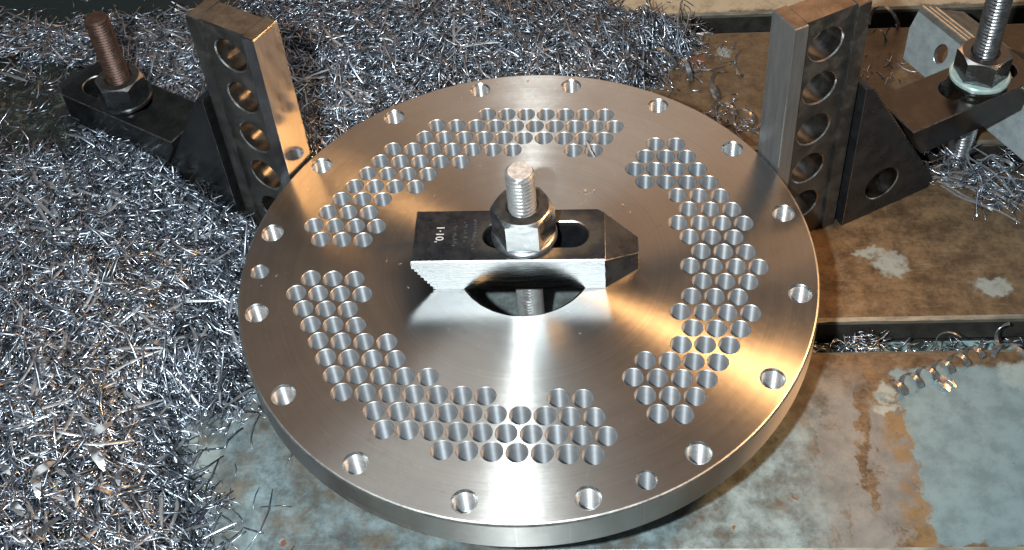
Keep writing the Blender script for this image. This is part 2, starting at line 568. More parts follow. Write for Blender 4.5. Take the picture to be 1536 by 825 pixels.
def fill(outer, holes):
    vs, es = [], []
    for lp in [outer] + holes:
        k = len(vs)
        vs += [Vector(p) for p in lp]
        es += [(k + i, k + (i + 1) % len(lp)) for i in range(len(lp))]
    v, e, f, ov, oe, of = delaunay_2d_cdt(vs, es, [], 0, 1e-6)
    v = np.array([tuple(p) for p in v])
    f = np.array([tuple(q) for q in f])
    c = v[f].mean(1)

    def inside(poly):
        P = np.array(poly)
        Q = np.roll(P, -1, 0)
        r = np.zeros(len(c), bool)
        for a, b in zip(P, Q):
            cond = ((a[1] > c[:, 1]) != (b[1] > c[:, 1]))
            xx = a[0] + (c[:, 1] - a[1]) / (b[1] - a[1] + 1e-30) * (b[0] - a[0])
            r ^= cond & (c[:, 0] < xx)
        return r
    keep = inside(outer)
    for h in holes:
        P = np.array(h)
        near = (np.abs(c - P.mean(0)) < (P.max(0) - P.min(0))).all(1) & keep
        if near.any():
            cc = c
            ins = inside(h)
            keep &= ~ins
    return v, [tuple(q) for q in f[keep]]


def plate(mb, outer, holes, z0, z1, co=0.0, ch=0.0, T=None, mats=(0, 0, 0, 0), hole_walls=True, bottom=True, cob=None):
    """prism with chamfered rims. mats = cap, side, chamfer, hole wall"""
    T = T or (lambda x, y, z: (x, y, z))
    cob = co if cob is None else cob
    if area(outer) < 0:
        outer = outer[::-1]
    holes = [h if area(h) > 0 else h[::-1] for h in holes]

    def cap(z, c, c2):
        v, f = fill(offset(outer, -c), [offset(h, c2) for h in holes])
        mb.add([T(p[0], p[1], z) for p in v], f, mats[0])

    def wall(loop, za, loop2, zb, mat):
        n = len(loop)
        mb.add([T(*p, za) for p in loop] + [T(*p, zb) for p in loop2], [(i, (i + 1) % n, n + (i + 1) % n, n + i) for i in range(n)], mat)
    cap(z1, co, ch)
    if bottom:
        cap(z0, cob, ch)
    if co:
        wall(offset(outer, -co), z1, outer, z1 - co, mats[2])
    if cob:
        wall(outer, z0 + cob, offset(outer, -cob), z0, mats[2])
    wall(outer, z0 + cob, outer, z1 - co, mats[1])
    if hole_walls:
        for h in holes:
            if ch:
                wall(offset(h, ch), z1, h, z1 - ch, mats[2])
                wall(offset(h, ch), z0, h, z0 + ch, mats[2])
            wall(h, z0 + ch, h, z1 - ch, mats[3])


def lathe(mb, prof, n=32, mat=0, mats=None, close_start=False, close_end=False):
    k = []
    for r, z in prof:
        k += [(r * math.cos(2 * PI * i / n), r * math.sin(2 * PI * i / n), z) for i in range(n)]
    for j in range(len(prof) - 1):
        ring = k[j * n:(j + 2) * n]
        mb.add(ring, [(i, (i + 1) % n, n + (i + 1) % n, n + i) for i in range(n)], mats[j] if mats else mat)
    if close_start:
        mb.add(k[:n], [tuple(range(n))], mats[0] if mats else mat)
    if close_end:
        mb.add(k[-n:], [tuple(range(n))], mats[-1] if mats else mat)


def sweep(path, w, t, up=None, taper=None):
    """ribbon / wire: rectangular section swept along a path; returns verts, faces"""
    P = np.asarray(path, float)
    n = len(P)
    T = np.gradient(P, axis=0)
    T /= np.linalg.norm(T, axis=1)[:, None] + 1e-12
    U = np.tile(np.array([0, 0, 1.0]), (n, 1)) if up is None else np.asarray(up, float)
    B = np.cross(U, T)
    B /= np.linalg.norm(B, axis=1)[:, None] + 1e-9
    N = np.cross(T, B)
    k = np.ones(n) if taper is None else np.asarray(taper)
    v = []
    for i in range(n):
        for a, b in ((-1, -1), (1, -1), (1, 1), (-1, 1)):
            v.append(P[i] + B[i] * a * w / 2 * k[i] + N[i] * b * t / 2 * k[i])
    f = []
    for i in range(n - 1):
        for j in range(4):
            f.append((i * 4 + j, i * 4 + (j + 1) % 4, i * 4 + 4 + (j + 1) % 4, i * 4 + 4 + j))
    f += [(0, 1, 2, 3), tuple(4 * (n - 1) + j for j in (3, 2, 1, 0))]
    return v, f


# ------------------------------------------------------------------ machine table (setting)
def table():
    rot = Matrix.Rotation(0.04898, 4, 'Z')
    root = bpy.data.objects.new('machine_table', None)
    COL.objects.link(root)
    root.location = (0, 0, ZT)
    root.rotation_euler = (0, 0, 0.04898)
    tag(root, 'stained iron machine table with T-slots under the whole setup', kind='structure')
    centers = [-11.95, 0.04, 12.12, 24.27, 36.4]
    hw, ch, dep, foot = 0.90, 0.20, 2.6, 1.7
    X0, X1, Y0, Y1 = -90, 90, -30, 60
    # top sheets with gentle subdivisions, lips chamfered
    edges = [Y0] + [e for c in centers for e in (c - hw, c + hw)] + [Y1]
    nx = 24
    for i in range(0, len(edges), 2):
        a, b = edges[i] + (0.02 if i else 0), edges[i + 1] - (ch if i + 2 < len(edges) else 0)
        if i:
            a = edges[i] + ch
        mb = MB()
        mb.add([(X0, a, 0), (X1, a, 0), (X1, b, 0), (X0, b, 0)], [(0, 1, 2, 3)])
        o = mb.obj('table_surface', [M['table']], root, angle=0, recalc=False)
    for c in centers:
        mb = MB()
        for sgn in (-1, 1):
            y0, y1 = c + sgn * (hw + ch), c + sgn * hw
            # wavy worn lip in segments
            xs = np.linspace(X0, X1, 361)
            jit = rng.normal(0, 0.012, len(xs))
            v = []
            for x, j in zip(xs, jit):
                v += [(x, y0, 0), (x, y1 + sgn * j, -0.09 + j * 0.5), (x, y1, -0.3)]
            f = []
            for k in range(len(xs) - 1):
                f += [(3 * k, 3 * k + 3, 3 * k + 4, 3 * k + 1), (3 * k + 1, 3 * k + 4, 3 * k + 5, 3 * k + 2)]
            mb.add(v, f)
        mb.obj('slot_lip', [M['slot_lip']], root, recalc=False)
        mb = MB()
        prof = [(c - hw, -0.3), (c - hw, -1.5), (c - foot, -1.5), (c - foot, -dep), (c + foot, -dep), (c + foot, -1.5), (c + hw, -1.5), (c + hw, -0.3)]
        v = [(x, y, z) for x in (X0, X1) for y, z in prof]
        n = len(prof)
        mb.add(v, [(i, i + 1, n + i + 1, n + i) for i in range(n - 1)])
        mb.obj('slot_channel', [M['slot_wall']], root, angle=0, recalc=False)


table()

# ------------------------------------------------------------------ drilled disc
R3 = math.sqrt(3) / 2


def dimples():
    pts = []
    rows = [(0, 0, 3), (-.5, 1, 4), (0, 2, 3), (.5, 3, 3), (1, 4, 4), (1.5, 5, 4), (2, 6, 5), (2.5, 7, 7), (4, 8, 10), (4.5, 9, 10), (7, 10, 7)]
    for sg in (1, -1):
        for x, r, n in rows:
            pts += [(-9.663 + x + k, sg * (1.1766 + r * R3)) for k in range(n)]
            if r == 7:
                pts += [(-9.663 + x + k, sg * (1.1766 + r * R3)) for k in (9, 10)]
    R = [0, -.5, -1, -.5, 1, 1.5, 1, 1.5, 2, 1.5, 2, 1.5, 1, 1.5, 1, -.5, -1, -.5, 0]
    N = [2, 3, 4, 4, 3, 3, 4, 3, 3, 4, 3, 3, 4, 3, 3, 4, 4, 3, 2]
    for i, (x, n) in enumerate(zip(R, N)):
        pts += [(5.863 + x + k, -0.065 + (9 - i) * R3) for k in range(n)]
    return pts


RO, BORE = 13.0, 2.95
DZ = -1.7
BOLT = [(12.144 * math.cos(a), 12.144 * math.sin(a)) for a in [math.radians(105.257) - i * PI / 8 for i in range(16)]]
DOWEL = [(12.14 * math.cos(math.radians(a)), 12.14 * math.sin(math.radians(a))) for a in (-176.0, -63.6)]
plate_root = thing('flange_plate', (0, 0, 0), 0, 'large round faced steel disc with drilled dimple fields and tapped rim holes', 'steel disc')
dim = dimples()
RC, RT, RD = 0.462, 0.53, 0.43


def disc_body():
    mb = MB()
    top_o = circle(0, 0, RO - 0.11, 320)
    holes = [circle(x, y, RC, 28) for x, y in dim] + [circle(x, y, RT, 28) for x, y in BOLT] + [circle(x, y, RD, 28) for x, y in DOWEL] + [circle(0, 0, BORE + 0.16, 128)]
    v, f = fill(top_o, holes)
    mb.add([(p[0], p[1], 0) for p in v], f)
    n = 320
    # rounded lip, wall, underside
    lathe(mb, [(RO - 0.11, 0), (RO - 0.05, -0.02), (RO - 0.015, -0.06), (RO, -0.12)], n, 3)
    lathe(mb, [(RO, -0.12), (RO, DZ + 0.1), (RO - 0.1, DZ)], n, 0)
    lathe(mb, [(RO - 0.1, DZ), (BORE, DZ)], n, 0)
    lathe(mb, [(BORE + 0.16, 0), (BORE, -0.16)], 128, 1)
    lathe(mb, [(BORE, -0.16), (BORE, DZ)], 128, 2)
    return mb.obj('body', [M['disc'], M['edge_bright'], M['dark_bore'], M['lip']], plate_root, angle=30, recalc=False, weld=True)


disc_body()
mb = MB()
lathe(mb, [(RC, 0), (RC - 0.022, -0.022)], 32, 1)
lathe(mb, [(RC - 0.022, -0.022), (RC - 0.026, -0.5), (RC - 0.026, -1.0), (RC - 0.026, -1.45)], 32, 0)
lathe(mb, [(RC - 0.026, -1.45), (0.01, -1.66)], 32, 2)
dm = mb.mesh('drilled_hole', [M['cone'], M['lip'], M['dark_bore']], angle=30, recalc=False)
for x, y in dim:
    link('drilled_hole', dm, plate_root, (x, y, 0), (0, 0, random.uniform(0, 6.28)))
mb = MB()
pr = [(RT, 0), (0.45, -0.09)]
z = -0.09
while z > -1.42:
    pr += [(0.415, z - 0.055), (0.415, z - 0.06), (0.455, z - 0.11), (0.455, z - 0.12)]
    z -= 0.125
pr.append((0.41, z - 0.03))
lathe(mb, pr, 28, mats=[1] + [0] * (len(pr) - 2))
lathe(mb, [(0.41, z - 0.03), (0.02, z - 0.08)], 28, 2)
tm = mb.mesh('threaded_hole', [M['tapped'], M['edge_bright'], M['dark_bore']], angle=25, recalc=False)
for i, (x, y) in enumerate(BOLT):
    link('threaded_hole', tm, plate_root, (x, y, 0), (0, 0, i))
mb = MB()
lathe(mb, [(RD, 0), (0.385, -0.05)], 28, 1)
lathe(mb, [(0.385, -0.05), (0.385, -1.45)], 28, 0)
lathe(mb, [(0.385, -1.45), (0.02, -1.62)], 28, 2)
wm = mb.mesh('dowel_hole', [M['cone'], M['edge_bright'], M['dark_bore']], angle=25, recalc=False)
for x, y in DOWEL:
    link('dowel_hole', wm, plate_root, (x, y, 0))

# two ground parallels carry the disc above the table
for i, y in enumerate((-7.5, 7.0)):
    mb = MB()
    plate(mb, [(-8, y - .5), (8, y - .5), (8, y + .5), (-8, y + .5)], [], ZT + 0.004, DZ - 0.004, 0.04)
    tag(mb.obj('parallel_bar', [M['block_ground']]), ('front' if i == 0 else 'rear') + ' ground steel bar hidden under the disc, holding it off the table', 'parallel bar', 'bars under the disc')


# ------------------------------------------------------------------ clamps, studs, nuts, blocks
CT = 1.88


def clamp_body(mats_side):
    """strap clamp in its own frame: stud axis at the origin, serrated heel at -x, nose at +x, bottom z = 0"""
    mb = MB()
    yb, yf = 1.49, -1.55
    xh_t, xh_b, xs, xt = -4.87, -3.93, 3.58, 5.07
    zt, ztip, yt = CT, 1.08, 0.46
    c = 0.05
    slot = [(2.88 - 0.75 + 0.75 * math.cos(a), -0.03 + 0.75 * math.sin(a)) for a in np.linspace(-PI / 2, PI / 2, 15)] + \
           [(-1.8 + 0.75 + 0.75 * math.cos(a), -0.03 + 0.75 * math.sin(a)) for a in np.linspace(PI / 2, 1.5 * PI, 15)]
    sl = offset(slot, 0.05)
    # caps
    top = [(xh_t + c, yf + c), (xs, yf + c), (xs, yb - c - 0.22), (xs - 0.3, yb - c), (xh_t + c, yb - c)]
    v, f = fill(top, [sl])
    mb.add([(p[0], p[1], zt) for p in v], f, 0)
    bot = [(xh_b, yf), (xs, yf), (xs, yb), (xh_b, yb)]
    v, f = fill(bot, [slot])
    mb.add([(p[0], p[1], 0) for p in v], f, 0)
    n = len(slot)
    mb.add([(*p, zt) for p in sl] + [(*p, zt - 0.05) for p in slot] + [(*p, 0) for p in slot],
           [(i, (i + 1) % n, n + (i + 1) % n, n + i) for i in range(n)], 1)
    k = [(*p, zt - 0.05) for p in slot] + [(*p, 0) for p in slot]
    mb.add(k, [(i, (i + 1) % n, n + (i + 1) % n, n + i) for i in range(n)], 0)
    # stepped heel
    st = [(xh_t, zt - c), (xh_t, zt - 0.30)]
    N = 8
    for i in range(N):
        x0 = xh_t + (xh_b - xh_t) * i / N
        x1 = xh_t + (xh_b - xh_t) * (i + 1) / N
        z1 = (zt - 0.30) * (1 - (i + 1) / N)
        st += [(x0 - 0.012, z1 + 0.05), (x1, z1)]
    for i in range(len(st) - 1):
        (xa, za), (xb, zb) = st[i], st[i + 1]
        mb.add([(xa, yf, za), (xb, yf, zb), (xb, yb, zb), (xa, yb, za)], [(0, 1, 2, 3)], 0)
    # chamfers round the top
    mb.add([(xh_t + c, yf + c, zt), (xh_t + c, yb - c, zt), (xh_t, yb, zt - c), (xh_t, yf, zt - c)], [(0, 1, 2, 3)], 1)
    mb.add([(xh_t + c, yf + c, zt), (xs, yf + c, zt), (xs, yf, zt - c), (xh_t, yf, zt - c)], [(0, 1, 2, 3)], 1)
    mb.add([(xh_t + c, yb - c, zt), (xs - .3, yb - c, zt), (xs - .3, yb, zt - c), (xh_t, yb, zt - c)], [(0, 1, 2, 3)], 1)
    mb.add([(xs - .3, yb - c, zt), (xs, yb - c - .22, zt), (xs, yb - .22, zt - c), (xs - .3, yb, zt - c)], [(0, 1, 2, 3)], 1)
    # sides (profile polygon, fan-free triangulation)
    prof = st + [(xs, 0), (xs, zt - c)]
    v, f = fill(prof, []) if area(prof) > 0 else fill(prof[::-1], [])
    mb.add([(p[0], yf, p[1]) for p in v], f, 2)
    prof2 = st + [(xs - .3, 0), (xs - .3, zt - c)]
    v, f = fill(prof2 if area(prof2) > 0 else prof2[::-1], [])
    mb.add([(p[0], yb, p[1]) for p in v], f, 0)
    mb.add([(xs - .3, yb, zt - c), (xs, yb - .22, zt - c), (xs, yb - .22, 0), (xs - .3, yb, 0)], [(0, 1, 2, 3)], 0)
    o = mb.mesh('strap', [M['clamp_top'], M['worn'], M['ground'] if mats_side else M['black']], angle=25, recalc=True)
    # nose: its own faces, slightly browner
    nb = MB()
    yf2, yb2 = yf, yb - 0.22
    A = [(xs, yf2, zt - c), (xs, yb2, zt - c), (xt, yt, ztip), (xt, -yt, ztip)]
    Bt = [(xs, yf2, 0), (xs, yb2, 0), (xt, yt, 0), (xt, -yt, 0)]
    nb.add(A, [(0, 1, 2, 3)], 0)
    nb.add(Bt, [(0, 1, 2, 3)], 0)
    for i, j in ((1, 2), (2, 3), (3, 0)):
        nb.add([A[i], A[j], Bt[j], Bt[i]], [(0, 1, 2, 3)], 0)
    nb.add([(xs, yf + c, zt), (xs, yb - c - .22, zt), (xs, yb2, zt - c), (xs, yf2, zt - c)], [(0, 1, 2, 3)], 1)
    nm = nb.mesh('nose', [M['black'], M['worn']], angle=25)
    bm = bmesh.new()
    bm.from_mesh(nm)
    es = [e for e in bm.edges if len(e.link_faces) == 2 and e.calc_face_angle(0) > 0.5]
    r = bmesh.ops.bevel(bm, geom=es, offset=0.035, segments=1, affect='EDGES')
    for fc in r['faces']:
        fc.material_index = 1
    bm.to_mesh(nm)
    bm.free()
    return o, nm


def recolor(me, mats):
    me = me.copy()
    for i, mm in enumerate(mats):
        me.materials[i] = mm
    return me


strap_me, nose_me = clamp_body(True)


def stud_mesh(name, z0, z1, mat, r0=0.635, p=0.21, endmat=None, seg=30):
    mb = MB()
    per = 4
    rows = int((z1 - z0) / p * per)
    V = []
    for j in range(rows + 1):
        z = z0 + (z1 - z0) * j / rows
        for i in range(seg):
            a = 2 * PI * i / seg
            ph = ((z / p) - i / seg) % 1.0
            tri = abs(ph * 2 - 1)
            r = r0 - 0.085 + 0.085 * min(1, tri * 1.25)
            e = min(1.0, (z1 - z) / 0.14)
            r *= 0.88 + 0.12 * e
            V.append((r * math.cos(a), r * math.sin(a), z))
    F = [(j * seg + i, j * seg + (i + 1) % seg, (j + 1) * seg + (i + 1) % seg, (j + 1) * seg + i) for j in range(rows) for i in range(seg)]
    mb.add(V, F, 0)
    k = rows * seg
    top = V[k:k + seg]
    mb.add(top + [(0, 0, z1 + 0.015)], [(i, (i + 1) % seg, seg) for i in range(seg)], 1)
    mb.add(V[:seg], [tuple(range(seg))[::-1]], 0)
    return mb.mesh(name, [mat, endmat or mat], angle=50, recalc=False, weld=False)


def nut_mesh(R=1.40, h=1.6, hole=0.63):
    mb = MB()
    n = 72
    af = R * math.cos(PI / 6)

    def rh(a):
        t = (a + PI / 6) % (PI / 3) - PI / 6
        return af / math.cos(t)
    rf = af * 0.955
    bot, up, top, inn, low = [], [], [], [], []
    for i in range(n):
        a = 2 * PI * i / n
        r = rh(a) if abs(((a + PI / 6) % (PI / 3)) - 0) > 1e-6 else R
        c, s = math.cos(a), math.sin(a)
        dz = (r - rf) * 0.62
        bot.append((r * c, r * s, 0.0))
        up.append((r * c, r * s, h - dz))
        top.append((rf * c, rf * s, h))
        inn.append(((hole + 0.1) * c, (hole + 0.1) * s, h))
        low.append((hole * c, hole * s, h - 0.12))
    q = [(i, (i + 1) % n, n + (i + 1) % n, n + i) for i in range(n)]
    mb.add(bot + up, q, 0)
    mb.add(up + top, q, 2)
    mb.add(top + inn, q, 1)
    mb.add(inn + low, q, 1)
    return mb


def nut(name, loc, rz, label, cat, mats, flange=True, R=1.40, h=1.6, wash=(1.47, 0.26)):
    root = thing(name, loc, rz, label, cat)
    mb = nut_mesh(R, h)
    o = mb.obj('hex', mats, root, angle=20, recalc=False)
    o.location = (0, 0, wash[1] if flange else 0.0)
    if flange:
        fb = MB()
        lathe(fb, [(0.66, wash[1] + 0.005), (R * 0.9, wash[1] + 0.005), (wash[0] - 0.14, wash[1] - 0.02), (wash[0] - 0.02, wash[1] - 0.12), (wash[0], 0.06), (wash[0] - 0.04, 0.0), (0.66, 0)], 64, 0)
        fb.obj('flange', [mats[0]], root, angle=40, recalc=False)
    return root


# --- middle clamp on the disc
CYAW = math.radians(2.03)
cl = thing('strap_clamp', (0, 0, 0.004), CYAW, 'black strap clamp with bright front side lying across the centre of the steel disc', 'strap clamp', 'strap clamps')
link('strap', strap_me, cl)
link('nose', nose_me, cl)


def text_mesh(s, size, ext=0.006):
    cu = bpy.data.curves.new('stamped_text', 'FONT')
    cu.body = s
    cu.size = size
    cu.extrude = ext
    cu.align_x = 'CENTER'
    cu.align_y = 'CENTER'
    cu.offset = 0.004
    ob = bpy.data.objects.new('tmp', cu)
    COL.objects.link(ob)
    bpy.context.view_layer.update()
    me = bpy.data.meshes.new_from_object(ob.evaluated_get(bpy.context.evaluated_depsgraph_get()))
    bpy.data.objects.remove(ob)
    return me


tx = text_mesh('1\u00b710,', 0.5)
tx.materials.clear()
tx.materials.append(M['stamp'])
o = link('stamped_text', tx, cl, (-3.72, 0.05, CT + 0.002), (0, 0, -PI / 2))
# rows of small, worn, unreadable stamping next to it
mb = MB()
for x, y0, y1 in ((-3.08, -0.75, 0.8), (-2.62, -0.45, 0.7), (-2.22, -0.85, 0.85)):
    y = y1
    while y > y0:
        hgt_ = random.uniform(0.035, 0.06)
        if random.random() < 0.85:
            for _ in range(random.choice((1, 2, 2))):
                xa = x + random.uniform(-0.06, 0.04)
                ln = random.uniform(0.05, 0.15)
                ya = y + random.uniform(-0.02, 0.02)
                mb.add([(xa, ya, CT + .003), (xa + ln, ya + random.uniform(-.03, .03), CT + .003), (xa + ln, ya + .018, CT + .003), (xa, ya + .022, CT + .003)], [(0, 1, 2, 3)])
        y -= random.uniform(0.07, 0.12)
mb.obj('worn_stamping', [M['stamp_faint']], cl, angle=0, recalc=False)

tag(link('threaded_stud', stud_mesh('threaded_stud', ZT - 2.2, 5.87, M['zinc_stud'], endmat=M['sawn_end']), None, (0.06, 0, 0)),
    'bright threaded stud standing upright through the middle clamp and disc bore', 'threaded stud', 'studs through the clamps')
nut('flange_nut', (0.06, -0.03, CT + 0.01), math.radians(32), 'shiny hex nut on round flange tightened on the middle clamp', 'nut', [M['nut'], M['nut_top'], M['nut']])

# --- right and left work stops
SIDES = {
    'R': dict(o=np.array([11.6725, 5.9296]), th=math.atan2(0.50884, 0.86086), sg=1),
    'L': dict(o=np.array([-11.9859, 5.2177]), th=math.atan2(0.45689, -0.88952), sg=-1),
}
BH, BA, BB = 14.51, 4.09, 1.67


def setup_block(side, label):
    d = SIDES[side]
    sg = d['sg']
    root = thing('hole_block', (d['o'][0], d['o'][1], ZT + 0.003), d['th'], label, 'setup block', 'tall blocks touching the disc')
    T = lambda x, y, z: (x, sg * z, y)          # profile (u, height), extruded across v
    hs = [circle(1.95, zz, 0.90, 40) for zz in (2.45, 5.03, 7.62, 10.22, 12.8)]
    mb = MB()
    plate(mb, [(0.74, 0.0), (3.36, 0.0), (3.36, BH - 0.02), (0.74, BH - 0.02)], hs, 0.15, BB - 0.15, 0.0, 0.06, T, mats=(0, 1, 2, 3))
    mb.obj('web', [M['block_dark'], M['block_top'], M['edge_bright'], M['dark_bore']], root, angle=30)
    for u0, u1, m0 in ((0.0, 0.74, 'block_ground' if side == 'L' else 'block_side'), (3.36, BA, 'block_dark')):
        fb = MB()
        c = 0.05
        # bar with chamfered edges; its end face stained
        prof = [(u0, 0), (u1, 0), (u1, BB), (u0, BB)]
        plate(fb, prof, [], 0, BH, c, 0, lambda x, y, z: (x, sg * y, z), mats=(1, 0, 2, 0))
        # long edges: bevel
        me = fb.mesh('flange', [M[m0], M['block_top'], M[m0]], angle=0)
        bm = bmesh.new()
        bm.from_mesh(me)
        es = [e for e in bm.edges if abs((e.verts[0].co - e.verts[1].co).normalized().z) > 0.99]
        r = bmesh.ops.bevel(bm, geom=es, offset=0.007, segments=1, affect='EDGES')
        for fc in r['faces']:
            fc.material_index = 2
        bm.to_mesh(me)
        bm.free()
        link('side_flange', me, root)
    return root


setup_block('R', 'tall grey steel block with a column of holes standing right of the disc')
setup_block('L', 'tall block with a column of holes at left whose right face mirrors the disc')


def step_block(side, label, mat):
    d = SIDES[side]
    sg = d['sg']
    root = thing('step_block', (d['o'][0], d['o'][1], ZT + 0.003), d['th'], label, 'step block', 'triangular step blocks')
    u0 = 4.36
    prof = [(u0, 0), (9.98, 0), (9.98, 0.75)]
    N = 38
    a, b = np.array((9.98, 0.75)), np.array((4.75, 9.25))
    for i in range(N):
        p0 = a + (b - a) * i / N
        p1 = a + (b - a) * (i + 1) / N
        prof += [(p0[0] + 0.035, p0[1] + (p1[1] - p0[1]) * 0.75), (p1[0] - 0.02, p1[1])]
    prof += [(u0 + 0.05, 9.42), (u0, 9.37)]
    T = lambda x, y, z: (x, sg * z, y)
    mb = MB()
    plate(mb, prof, [circle(6.57, 2.03, 1.0, 40)], -0.32, 2.4, 0.0, 0.05, T, mats=(0, 1, 2, 3))
    mb.obj('stepped_wedge', [mat, mat, M['worn'], M['dark_bore']], root, angle=30)
    # worn bright front corner
    eb = MB()
    c = 0.035
    for (xa, za), (xb, zb) in (((u0, 0.02), (u0, 9.36)), ((u0 + .05, 0.0), (9.97, 0.0))):
        if xa == xb:
            v = [(xa - 0.004, sg * -0.325, za), (xa + c, sg * -0.325, za), (xa + c, sg * -0.325, zb), (xa - 0.004, sg * -0.325, zb)]
        else:
            v = [(xa, sg * -0.325, za + 0.005), (xb, sg * -0.325, za + 0.005), (xb, sg * -0.325, za + c), (xa, sg * -0.325, za + c)]
        eb.add(v, [(0, 1, 2, 3)])
    eb.obj('worn_corner', [M['worn']], root, angle=0, recalc=False)
    return root


step_block('R', 'dark triangular step block with one large hole, right of the right tall block', M['black'])
step_block('L', 'blue-black triangular step block half buried in shavings beside the left tall block', M['black_wet'])


def side_pt(side, u, v, z=0.0):
    d = SIDES[side]
    th = d['th']
    return np.array([d['o'][0] + u * math.cos(th) - d['sg'] * v * math.sin(th), d['o'][1] + u * math.sin(th) + d['sg'] * v * math.cos(th), ZT + z])


def side_clamp(side, label, mats, u=12.75, v=1.1, ztop=5.1, dyaw=0.0):
    p = side_pt(side, u, v, ztop - CT)
    r = thing('strap_clamp', tuple(p), SIDES[side]['th'] + dyaw, label, 'strap clamp', 'strap clamps')
    sm = recolor(strap_me, [mats, M['worn'], mats])
    nm = recolor(nose_me, [mats, M['worn']])
    link('strap', sm, r)
    link('nose', nm, r)
    return p


pR = side_clamp('R', 'oily brown-black strap clamp reaching in from the right edge onto the right step block', M['black_oil'])
pL = side_clamp('L', 'wet black strap clamp at far left lying on the heap of shavings', M['black_wet'])
sR = side_pt('R', 13.2, 1.0, 0)
sL = side_pt('L', 12.6, 1.1, 0)
tag(link('threaded_stud', stud_mesh('grey_stud', -2.2, 14.5, M['grey_stud']), None, tuple(sR)),
    'grey threaded stud rising out of the picture through the right clamp', 'threaded stud', 'studs through the clamps')
tag(link('threaded_stud', stud_mesh('rusty_stud', -2.2, 10.6, M['rust_stud'], p=0.17), None, tuple(sL)),
    'rusty brown threaded stud standing in the far left clamp', 'threaded stud', 'studs through the clamps')


def ring(name, loc, r0, r1, h, mat, label, cat, group=None):
    mb = MB()
    lathe(mb, [(r0, h), (r1 - 0.07, h), (r1, h - 0.07), (r1, 0.07), (r1 - 0.07, 0), (r0, 0), (r0, h)], 64)
    o = mb.obj(name, [mat], angle=35, recalc=True)
    o.location = loc
    return tag(o, label, cat, group)


ring('washer', (sR[0], sR[1], ZT + 5.112), 0.66, 1.42, 0.30, M['nut_black'], 'dark lower washer lying on the right clamp under the pale one', 'washer', 'washers under the nuts')
ring('washer', (sR[0], sR[1], ZT + 5.414), 0.66, 1.52, 0.30, M['washer_pale'], 'pale blue-green washer under the nut of the right clamp', 'washer', 'washers under the nuts')
nut('hex_nut', (sR[0], sR[1], ZT + 5.718), math.radians(12), 'black chrome-like hex nut on the pale washer of the right clamp', 'nut', [M['nut_black'], M['nut_top'], M['edge_bright']], False, 1.36, 1.35)
ring('washer', (sL[0], sL[1], ZT + 5.112), 0.66, 1.50, 0.28, M['nut_black'], 'dark steel washer under the nut of the far left clamp', 'washer', 'washers under the nuts')
nut('hex_nut', (sL[0], sL[1], ZT + 5.395), math.radians(38), 'black hex nut on the rusty stud of the far left clamp', 'nut', [M['nut_black'], M['nut_top'], M['worn']], False, 1.34, 1.2)


# ------------------------------------------------------------------ galvanised angle bracket behind the right clamp
def bracket():
    zf, zl = ZT + 4.3, ZT + 0.9
    f0, f1 = at(1381, 10, zf), at(1447, 62.5, zf)
    l0 = at(1354, 88, zl)
    ax = (f1 - f0) / np.linalg.norm(f1 - f0)
    ln = 16.0
    dn = l0 - f0
    dn = dn - ax * (dn @ ax)
    wid = np.linalg.norm(dn)
    dn /= wid
    nr = np.cross(dn, ax)
    if nr[2] < 0:
        nr = -nr
    root = thing('angle_bracket', tuple(f0), 0, 'grey galvanised angle bracket with one hole lying behind the right clamp', 'bracket')
    T = lambda x, y, z: tuple(ax * x + dn * y + nr * z)
    h = onplane(1411, 81, f0, nr) - f0
    hx, hy = h @ ax, h @ dn
    s0 = (l0 - f0) @ ax
    mb = MB()
    plate(mb, [(0, 0), (ln, 0), (ln, wid), (s0, wid), (s0 * 0.5 - 0.3, wid * 0.45)], [[(hx + 0.42 * math.cos(a_) * .9 - 0.35 * math.sin(a_) * .6, hy + 0.42 * math.cos(a_) * .5 + 0.62 * math.sin(a_)) for a_ in np.linspace(0, 2 * PI, 33)[:-1]]], -0.30, 0, 0.03, 0.02, T, mats=(0, 0, 1, 2))
    mb.obj('slotted_leg', [M['zinc_plate'], M['edge_bright'], M['thread']], root, angle=30)
    # second leg folds away from the ridge
    b0 = at(1408, -12, ZT + 2.6)
    d2 = b0 - f0
    d2 = d2 - ax * (d2 @ ax)
    w2 = np.linalg.norm(d2)
    d2 /= w2
    n2 = np.cross(ax, d2)
    if n2[2] < 0:
        n2 = -n2
    T2 = lambda x, y, z: tuple(ax * x + d2 * y + n2 * z)
    mb = MB()
    # rolled ridge bead, groove and flat
    prof = [(-0.02, -0.28)]
    for c_, r_ in ((0.20, 0.20), (0.78, 0.16), (1.34, 0.18)):
        prof += [(c_ - r_ * math.cos(a_), r_ * 0.8 * math.sin(a_) - 0.02) for a_ in np.linspace(0, PI, 9)]
    prof += [(w2, -0.02), (w2, -0.28)]
    L = ln * 0.985
    v = [T2(x, y, z) for x in (0.02, L) for y, z in prof]
    n = len(prof)
    mb.add(v, [(i, (i + 1) % n, n + (i + 1) % n, n + i) for i in range(n)] + [tuple(range(n)), tuple(range(n, 2 * n))[::-1]])
    mb.obj('folded_leg', [M['zinc_fold']], root, angle=40)


bracket()


# ------------------------------------------------------------------ shavings
FOOT = np.array([(-60, -25), (-13.4, -25), (-13.3, -11.4), (-14.4, -8.2), (-15.3, -6.6), (-15.9, -5.4), (-14.0, -4.6), (-13.0, -3.0), (-12.4, -1.0), (-12.2, 2.0), (-13.6, 5.0),
                 (-13.4, 9.0), (-11.2, 9.6), (-8.5, 11.0), (-4, 13.0), (0, 14.0), (4, 15.8), (6.6, 19.6), (8.9, 23.0), (7.2, 24.6), (4.0, 25.6), (2.0, 28.5), (-8, 31.0), (-16, 30.0), (-22, 25.6), (-36, 24.6), (-60, 23.0)], float)


